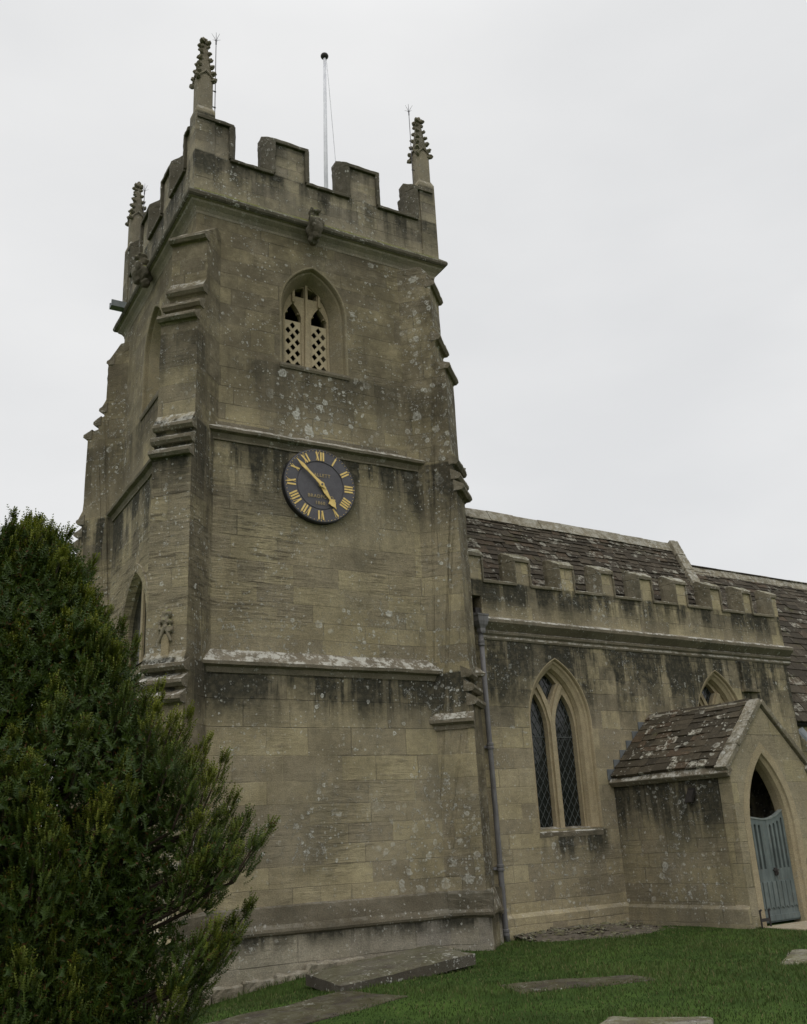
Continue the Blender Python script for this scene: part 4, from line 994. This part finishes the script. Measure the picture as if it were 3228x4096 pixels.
# gate in the doorway
gate = thing('porch_gate', A(DC, D-.14, -1.45), 'blue-grey wooden gate with dipped top and slotted upper half, in the porch doorway', 'gate')
GP = lambda p, q, d: A(p, D-.13-d, q)
g0, g1, gm = DC-.455, DC+.455, DC
top = [(g1, 0.16), (g1-.08, .125), (g1-.2, .07), (gm+.12, .035), (gm, .022), (gm-.12, .028), (g0+.2, .045), (g0+.08, .06), (g0, .07)]
def topz(x):
    t = sorted(top); 
    for (xa, za), (xb, zb) in zip(t, t[1:]):
        if xa <= x <= xb: return za+(zb-za)*(x-xa)/(xb-xa)
    return .05
hs = []
for x in (g0+.075, g0+.175, g0+.275, gm+.085, gm+.185, gm+.285, gm+.385):
    z1 = topz(x)-.11; w_ = .026
    hs.append([(x-w_, -.70), (x+w_, -.70), (x+w_, z1), (x+w_*.6, z1+.022), (x, z1+.03), (x-w_*.6, z1+.022), (x-w_, z1)])
mb = MB(); mb.plate([(g0, -1.46), (gm-.004, -1.46), (gm-.004, topz(gm-.01))]+[p for p in top if p[0] < gm-.01], hs[:3], GP, 0, .045)
mb.plate([(gm+.004, -1.46), (g1, -1.46)]+[p for p in top if p[0] > gm+.01]+[(gm+.004, topz(gm+.01))], hs[3:], GP, 0, .045)
leaf_ = mb.build('gate_leaf', 'gate', gate, bevel=0.003)
mb = MB(); t2 = sorted(top); mb.prism([(x, z-.002) for x, z in t2]+[(x, z+.022) for x, z in reversed(t2)], GP, -.012, .055); mb.build('top_rail', 'gatelight', gate)
mb = MB()
for i in range(8):       # raised lower boards with scalloped feet
    x = g0+.07+i*.112
    if abs(x-gm) < .03: continue
    mb.prism([(x-.042, -1.27), (x, -1.245), (x+.042, -1.285), (x+.042, -.885), (x-.042, -.885)], GP, -.014, .002)
mb.build('boards', 'gate', leaf_, bevel=0.003)
mb = MB(); mb.box(g0, g1, -.016, .002, -1.44, -1.355, lambda x, d, z: GP(x, z, d)); mb.build('kick_rail', 'gate', leaf_, bevel=0.004)
mb = MB(); mb.box(gm-.02, gm+.10, -.03, .0, -.735, -.715, lambda x, d, z: GP(x, z, d)); mb.tube([GP(gm+.05, -.72, -.03), GP(gm+.045, -.765, -.045), GP(gm+.04, -.80, -.03)], .012, 8); mb.box(gm+.01, gm+.075, -.02, .0, -.80, -.69, lambda x, d, z: GP(x, z, d)); mb.build('latch', 'iron', gate)
# boot scraper, wall lamp, step
bs = thing('boot_scraper', A(3.25, D+.10, -1.48), 'low black iron boot scraper beside the porch doorway', 'boot scraper')
mb = MB()
for u in (3.13, 3.33): mb.tube([A(u, D+.10, -1.56), A(u, D+.10, -1.27)], .013, 8); mb.tube([A(u, D+.10, -1.28), A(u, D+.10, -1.25), A(u-.0, D+.13, -1.235)], .015, 8)
mb.build('posts', 'iron', bs)
mb = MB(); mb.box(3.13, 3.33, D+.093, D+.107, -1.40, -1.355, A); mb.build('blade', 'iron', bs)
lu = L0+(L1-L0)*.68
lp = thing('wall_lamp', A(lu, 1.5, 0.47), "small slanting dark grey lamp fixed to the porch's left side wall", 'lamp')
mb = MB(); mb.box(lu-.03, lu+.02, 1.44, 1.56, .45, .56, A); mb.build('mount', 'iron', lp)
mb = MB(); mb.hexa([A(lu-.10, 1.40, .34), A(lu-.03, 1.40, .34), A(lu-.03, 1.53, .34), A(lu-.10, 1.53, .34), A(lu-.075, 1.46, .52), A(lu-.02, 1.46, .52), A(lu-.02, 1.59, .52), A(lu-.075, 1.59, .52)]); mb.build('housing', 'iron', lp, bevel=0.006)
mb = MB(); mb.box(3.25, 5.2, D+.01, D+.85, -1.60, -1.475, A); mb.jitter(.006, 3)
st = mb.build('door_step', 'path', None, origin=A(4.2, D+.4, -1.5), bevel=0.015); tag(st, 'worn tan flagstone laid in front of the porch gate', 'step')

# ================================================================== GROUND
def gz(x, y):
    z = -1.50 + 0.035*mnoise.noise(Vector((x*.45, y*.45, 0))) + 0.012*mnoise.noise(Vector((x*1.7, y*1.7, 3)))
    if x < 2.4: z -= 0.26*min(1, (2.4-x)/2.2)*max(0, min(1, (y+2.4)/1.7))
    if x < 1.5: z -= 0.05*min(1, (1.5-x)/2.0)
    return z
mb = MB()
xs = np.concatenate([np.array([-400, -150, -60, -25, -14]), np.arange(-8, 16.01, .3), np.array([22, 40, 90, 200, 400])])
ys = np.concatenate([np.array([-400, -150, -60, -25]), np.arange(-14, 3.01, .3), np.array([8, 20, 60, 150, 400])])
V = [(x, y, gz(x, y)) for y in ys for x in xs]; n = len(xs)
mb.add(V, [(j*n+i, j*n+i+1, (j+1)*n+i+1, (j+1)*n+i) for j in range(len(ys)-1) for i in range(n-1)])
g = mb.build('ground', 'ground', None, smooth=True); g['kind'] = 'structure'

def slab(name, label, cx, cy, lx, ly, rot, top, th, cat='gravestone', mat='slab', tilt=0.0, chamf=0.02, group=None, shear=0.0, follow=False):
    mb = MB(); nx, ny = 14, 7; V = []; F = []
    ca, sa = math.cos(R(rot)), math.sin(R(rot))
    def P(i, j, z):
        x, y = (i/nx-.5)*lx, (j/ny-.5)*ly
        x += shear*y
        q = Vector((cx+x*ca-y*sa, cy+x*sa+y*ca, z+tilt*x))
        if follow: q.z += gz(q.x, q.y)
        n = mnoise.noise_vector(q*2.3)*.012+mnoise.noise_vector(q*8)*.005
        e = 1.0 if i in (0, nx) or j in (0, ny) else 0.0
        q += Vector((n.x*(1+e), n.y*(1+e), n.z)); q.z -= e*chamf*.6; return tuple(q)
    V = [P(i, j, top) for j in range(ny+1) for i in range(nx+1)]
    F = [(j*(nx+1)+i, j*(nx+1)+i+1, (j+1)*(nx+1)+i+1, (j+1)*(nx+1)+i) for j in range(ny) for i in range(nx)]
    bd = [(i, 0) for i in range(nx)]+[(nx, j) for j in range(ny)]+[(i, ny) for i in range(nx, 0, -1)]+[(0, j) for j in range(ny, 0, -1)]
    o = len(V); V += [tuple(Vector(P(i, j, top))-Vector((0, 0, th))) for i, j in bd]; m = len(bd)
    idx = [j*(nx+1)+i for i, j in bd]
    F += [(idx[k], o+k, o+(k+1) % m, idx[(k+1) % m]) for k in range(m)]
    mb.add(V, F)
    ob = mb.build(name, mat, None, origin=(cx, cy, V[len(V)//2][2]-th), bevel=chamf if chamf < .03 else 0)
    return tag(ob, label, cat, group)
TX, TY, TL, TW_, TR = 2.10, -1.66, 2.02, 1.15, 11
tomb = thing('tomb', (TX, TY, -1.5), 'low flat-topped tomb with a thick grey slab lying beside the foot of the tower', 'tomb')
def child(ob, par):
    ob.parent = par; ob.location = Vector(ob.location)-Vector(par['_o'])
    for k in ('label', 'category'): 
        if k in ob: del ob[k]
    return ob
child(slab('lid', '', TX, TY, TL, TW_, TR, -1.355, .12, chamf=.05, mat='tombstone', shear=.32, tilt=.055), tomb)
child(slab('base', '', TX, TY, TL-.18, TW_-.16, TR, -1.465, .40, mat='tombstone', shear=.32, tilt=.055), tomb)
LG = 'ledger stones sunk in the lawn'
slab('ledger_stone', 'grey ledger stone sunk in the grass in front of the tomb, beside the yew', 0.30, -3.15, 2.0, .95, 18, .022, .15, 'grave slab', group=LG, follow=True)
slab('ledger_stone', 'brown weathered ledger stone sunk in the lawn in the middle of the foreground', 3.02, -4.0, 1.55, .60, -13, .020, .15, 'grave slab', group=LG, follow=True)
slab('grave_marker', 'rough stone just showing at the bottom edge of the picture', 1.98, -6.22, .85, .42, -50, .05, .25, 'gravestone', 'paleslab', follow=True)
slab('ledger_stone', 'pale flaking ledger stone in the grass at the right edge, before the porch', 6.05, -4.62, 1.3, .75, 35, .028, .15, 'grave slab', 'paleslab', group=LG, follow=True)
# bare earth with stone chips at the foot of the aisle wall
mb = MB(); V = []; nx, ny = 30, 14
for j in range(ny+1):
    for i in range(nx+1):
        u = 0.25+2.45*i/nx; w = 0.02+(1.75*j/ny)*(0.35+0.65*min(1, i/nx*2.2))*(1-.3*i/nx)
        p = A(u, w, 0); f = 1-j/ny
        z = gz(p[0], p[1])-.02+.11*min(1, f*1.3)*(0.4+.6*math.sin(math.pi*min(1, .15+.85*i/nx)))+.03*mnoise.noise(Vector((p[0]*3, p[1]*3, 1)))
        V.append((p[0], p[1], z-.05*(j == ny)))
mb.add(V, [(j*(nx+1)+i, j*(nx+1)+i+1, (j+1)*(nx+1)+i+1, (j+1)*(nx+1)+i) for j in range(ny) for i in range(nx)])
so_ = mb.build('bare_earth', 'soil', None, smooth=True); so_['kind'] = 'structure'
mb = MB()
for k in range(420):
    i = random.random(); j = random.random()**1.3; u = 0.25+2.4*i; w = 0.05+(1.6*j)*(0.35+0.65*min(1, i*2.2))*(1-.3*i); p = A(u, w, 0)
    z = gz(p[0], p[1])-.02+.11*min(1, (1-j)*1.3)*(0.4+.6*math.sin(math.pi*min(1, .15+.85*i)))
    r = random.uniform(.012, .04)*(2 if random.random() < .05 else 1)
    mb.blob((p[0], p[1], z+r*.15), (r*1.3, r, r*.5), 1, .6, Euler((random.uniform(-.3, .3), random.uniform(-.3, .3), random.uniform(0, 6))), k)
ch_ = mb.build('stone_chips', 'paleslab', None, merge=False); ch_['kind'] = 'stuff'; tag(ch_, 'scattered pale stone chips on bare earth under the aisle wall', 'gravel')

# grass blades, one object
def in_poly(x, y):
    if -0.30 < y < W and -0.4 < x < W+.6: return False
    p = Vector((x, y, 0))-A0; u, w_ = p.dot(UX), -p.dot(UY)
    if u > -.2 and w_ < 0.03: return False
    if L0 < u < 5.2 and w_ < D: return False
    if 0.3 < u < 2.6 and w_ < (1.55)*(0.35+0.65*min(1, (u-.25)/2.45*2.2))*(1-.3*(u-.25)/2.45) and random.random() < .93: return False
    if 3.2 < u < 5.3 and w_ < D+.86: return False
    for cx, cy, lx, ly, rot, sk in ((TX, TY, TL-.2, TW_-.25, TR, 0), (.30, -3.15, 1.85, .80, 18, .05), (3.02, -4.0, 1.40, .46, -13, .10), (1.98, -6.22, .8, .38, -50, 0.1), (6.05, -4.62, 1.2, .66, 35, .05)):
        ca, sa = math.cos(R(rot)), math.sin(R(rot)); dx, dy = x-cx, y-cy; a, b = dx*ca+dy*sa, -dx*sa+dy*ca
        if abs(a) < lx/2 and abs(b) < ly/2 and random.random() > sk: return False
    return True
V = []; F = []; TT = []
cnt = 0
while cnt < 95000:
    x = random.uniform(-2.5, 10.5); y = random.uniform(-7.8, 0.6)
    if y > 0.35 and x < 5: continue
    if y < -7.2+(x-3)*0.35 and x > 3 and random.random() < .5: continue
    if not in_poly(x, y): cnt += 0.2; continue
    z = gz(x, y); pn = mnoise.noise(Vector((x*.9, y*.9, 5)))+.6*mnoise.noise(Vector((x*3, y*3, 2)))
    hgt = random.uniform(.016, .042)*(1+.75*pn)
    if y > -.42 and x < 5.2: hgt *= 1.6
    if mnoise.noise(Vector((x*2.2, y*2.2, 9))) > .52: hgt *= 1.7
    a = random.uniform(0, 6.283); wd = random.uniform(.003, .006); ln = random.uniform(.2, .9)*hgt; b = random.uniform(0, 6.283)
    i = len(V); c, s = math.cos(a)*wd, math.sin(a)*wd
    V += [(x-c, y-s, z-.01), (x+c, y+s, z-.01), (x+c*.7+math.cos(b)*ln*.4, y+s*.7+math.sin(b)*ln*.4, z+hgt*.6), (x-c*.7+math.cos(b)*ln*.4, y-s*.7+math.sin(b)*ln*.4, z+hgt*.6), (x+math.cos(b)*ln, y+math.sin(b)*ln, z+hgt)]
    F += [(i, i+1, i+2, i+3), (i+3, i+2, i+4)]; t = (min(1, max(0, .5+.5*pn+random.uniform(-.3, .3))), random.random(), 0); TT += [t, t]; cnt += 1
mb = MB(); mb.v = V; mb.f = F; mb.t = TT
gr = mb.build('grass', 'grass', None, merge=False); gr['kind'] = 'stuff'; tag(gr, 'short green churchyard grass', 'grass')

# ================================================================== YEW
YC = Vector((-2.98, -6.15, -1.55))
yew = thing('yew_tree', YC, 'dense dark green yew with golden shoot tips in front of the tower', 'tree')
RD = Vector((0.86, -0.51, 0)); FD = Vector((-0.51, -0.86, 0))   # sideways and towards the path
rnd = random.Random(3)
def local(s, f, z): return YC+RD*s+FD*f+Vector((0, 0, z-YC.z))
# plumes: (base, tip, radius)
PL = []
def plume(b, t, r): PL.append((local(*b), local(*t), r))
ZR = [(-1.5, .95), (-.85, 1.18), (-.6, 1.27), (-.15, 1.28), (.12, 1.32), (.45, 1.34), (.62, 1.18), (.80, .98), (1.0, .86), (1.30, .76), (1.42, .64), (1.58, .50), (1.80, .40), (1.93, .30), (2.06, .20), (2.14, .05)]
def rmax(z): return float(np.interp(z, [q[0] for q in ZR], [q[1] for q in ZR]))
# shoots that break the outline on the church side
for (s, z, r, ln) in ((.22, 2.12, .085, .6), (.12, 2.10, .10, .6), (.03, 2.13, .10, .6), (-.07, 2.11, .10, .6), (-.2, 2.15, .1, .6), (.40, 1.90, .085, .5), (.31, 1.80, .09, .5), (.44, 1.62, .11, .45), (.52, 1.52, .11, .45), (.62, 1.44, .11, .5), (.72, 1.32, .12, .5), (.90, 1.02, .14, .5), (1.10, .84, .12, .5), (1.22, .66, .12, .5),
                      (1.34, .54, .12, .5), (1.40, .30, .11, .5), (1.50, .18, .10, .42), (1.64, .12, .075, .5), (1.44, .0, .11, .5), (1.36, -.05, .13, .45), (1.52, -.32, .10, .55), (1.40, -.42, .12, .5), (1.30, -.62, .13, .5), (1.18, -.85, .14, .45), (1.15, -1.1, .15, .4), (1.05, -1.3, .16, .4)):
    for f in (-.12, .10, .28):
        k = 1-.10*abs(f)*3
        low = z < .3
        plume((s*k-ln*(.45 if low else .36), f*.7, z-ln*(.62 if low else .85)), (s*k-(.05 if f != -.12 else 0), f, z-(0 if f == -.12 else rnd.uniform(.02, .14))), r)
for k in range(380):
    a = rnd.uniform(-.75, math.pi+.9); zt = rnd.uniform(-1.35, 2.2)
    if rnd.random() > .25+rmax(zt)/1.4: continue
    lobe = .80+.20*mnoise.noise(Vector((math.cos(a)*1.6, math.sin(a)*1.6, zt*1.5)))*1.6
    r_t = rmax(zt)*min(1.02, lobe)*rnd.uniform(.86, 1.0); s, f = math.cos(a)*r_t, math.sin(a)*r_t*.95
    h = rnd.uniform(.32, .6); plume((s*.84, f*.84, zt-h), (s, f, zt), rnd.uniform(.10, .165))
nd = 6             # whorls on a sprig
SV = []; SF = []; ST = []
UPV = Vector((0, 0, 1))
def sprig(p, d, L, shade, tip, big=1.0):
    """a bottle-brush shoot: short flat needles all round a stem that curves upwards"""
    x = d.orthogonal().normalized(); y = d.cross(x); ph = rnd.uniform(0, 6.28); nl = .021*big
    for k in range(nd):
        f = (k+.5)/nd; c = p+d*(L*f)+UPV*(L*.2*f*f); ll = nl*(1.05-.5*f**3); fw = d*(.35+.75*f*f)
        for j in range(3):
            a = ph+k*2.4+j*2.094; o = x*math.cos(a)+y*math.sin(a)
            e = (o+fw+UPV*.15).normalized()*(ll*rnd.uniform(.8, 1.2)); wv = o.cross(d)*(.0048*big)
            i = len(SV); SV.extend((c-wv, c+wv, c+e)); SF.append((i, i+1, i+2))
            ST.append((shade, min(1, max(0, tip*(.45+f*.7))), rnd.random()))
for b, t, r in PL:
    ax = t-b; Ln = ax.length; axn = ax.normalized()
    x = axn.orthogonal().normalized(); y = axn.cross(x)
    N = int(1500*r*Ln)+26
    young = rnd.uniform(-.45, .34)+.10*min(1, max(-1, t.z))
    for k in range(N):
        h = rnd.random()**.75; prof = (1-h**1.6)*.93+.07
        a = rnd.uniform(0, 6.283); rr = r*prof*math.sqrt(rnd.uniform(.15, 1.0))
        o = x*math.cos(a)+y*math.sin(a); p = b+ax*h+o*rr
        d = (o*rnd.uniform(.3, 1.0)*(1-h*.7)+axn*rnd.uniform(.5, 1.1)+Vector((rnd.uniform(-.3, .3), rnd.uniform(-.3, .3), .25+rnd.uniform(-.2, .2)))).normalized()
        sprig(p, d, rnd.uniform(.045, .085), rnd.random(), max(0, min(1, (rr/r-.55)*.45+max(0, h-.3)*1.35-.22+young+rnd.uniform(-.2, .2))))
# older, sparser foliage inside the crown
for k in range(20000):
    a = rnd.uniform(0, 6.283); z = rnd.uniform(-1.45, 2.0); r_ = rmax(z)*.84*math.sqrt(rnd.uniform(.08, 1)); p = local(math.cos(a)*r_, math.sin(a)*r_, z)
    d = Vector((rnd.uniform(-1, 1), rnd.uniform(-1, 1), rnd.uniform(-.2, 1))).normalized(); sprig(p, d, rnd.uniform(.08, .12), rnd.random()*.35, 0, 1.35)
mb = MB(); mb.v = SV; mb.f = SF; mb.t = ST
mb.v = [tuple(q) for q in SV]
mb.build('foliage', 'leaf', yew, merge=False)
mb = MB(); mb.tube([YC+Vector((0, 0, -.1)), YC+Vector((.03, .0, .9)), YC+Vector((0, .05, 2.0)), YC+Vector((0, 0, 3.3))], [.20, .16, .11, .03], 12)
for b, t, r in PL:
    root = Vector((YC.x, YC.y, max(YC.z+.25, b.z-.35))); mb.tube([root, root.lerp(b, .6)+Vector((0, 0, -.05)), b, b.lerp(t, .85)], [.016, .013, .009, .004], 5)
mb.build('trunk', 'bark', yew, smooth=True)
print('sprig tris', len(SF), 'plumes', len(PL))

for o in bpy.data.objects:
    if '_o' in o: del o['_o']
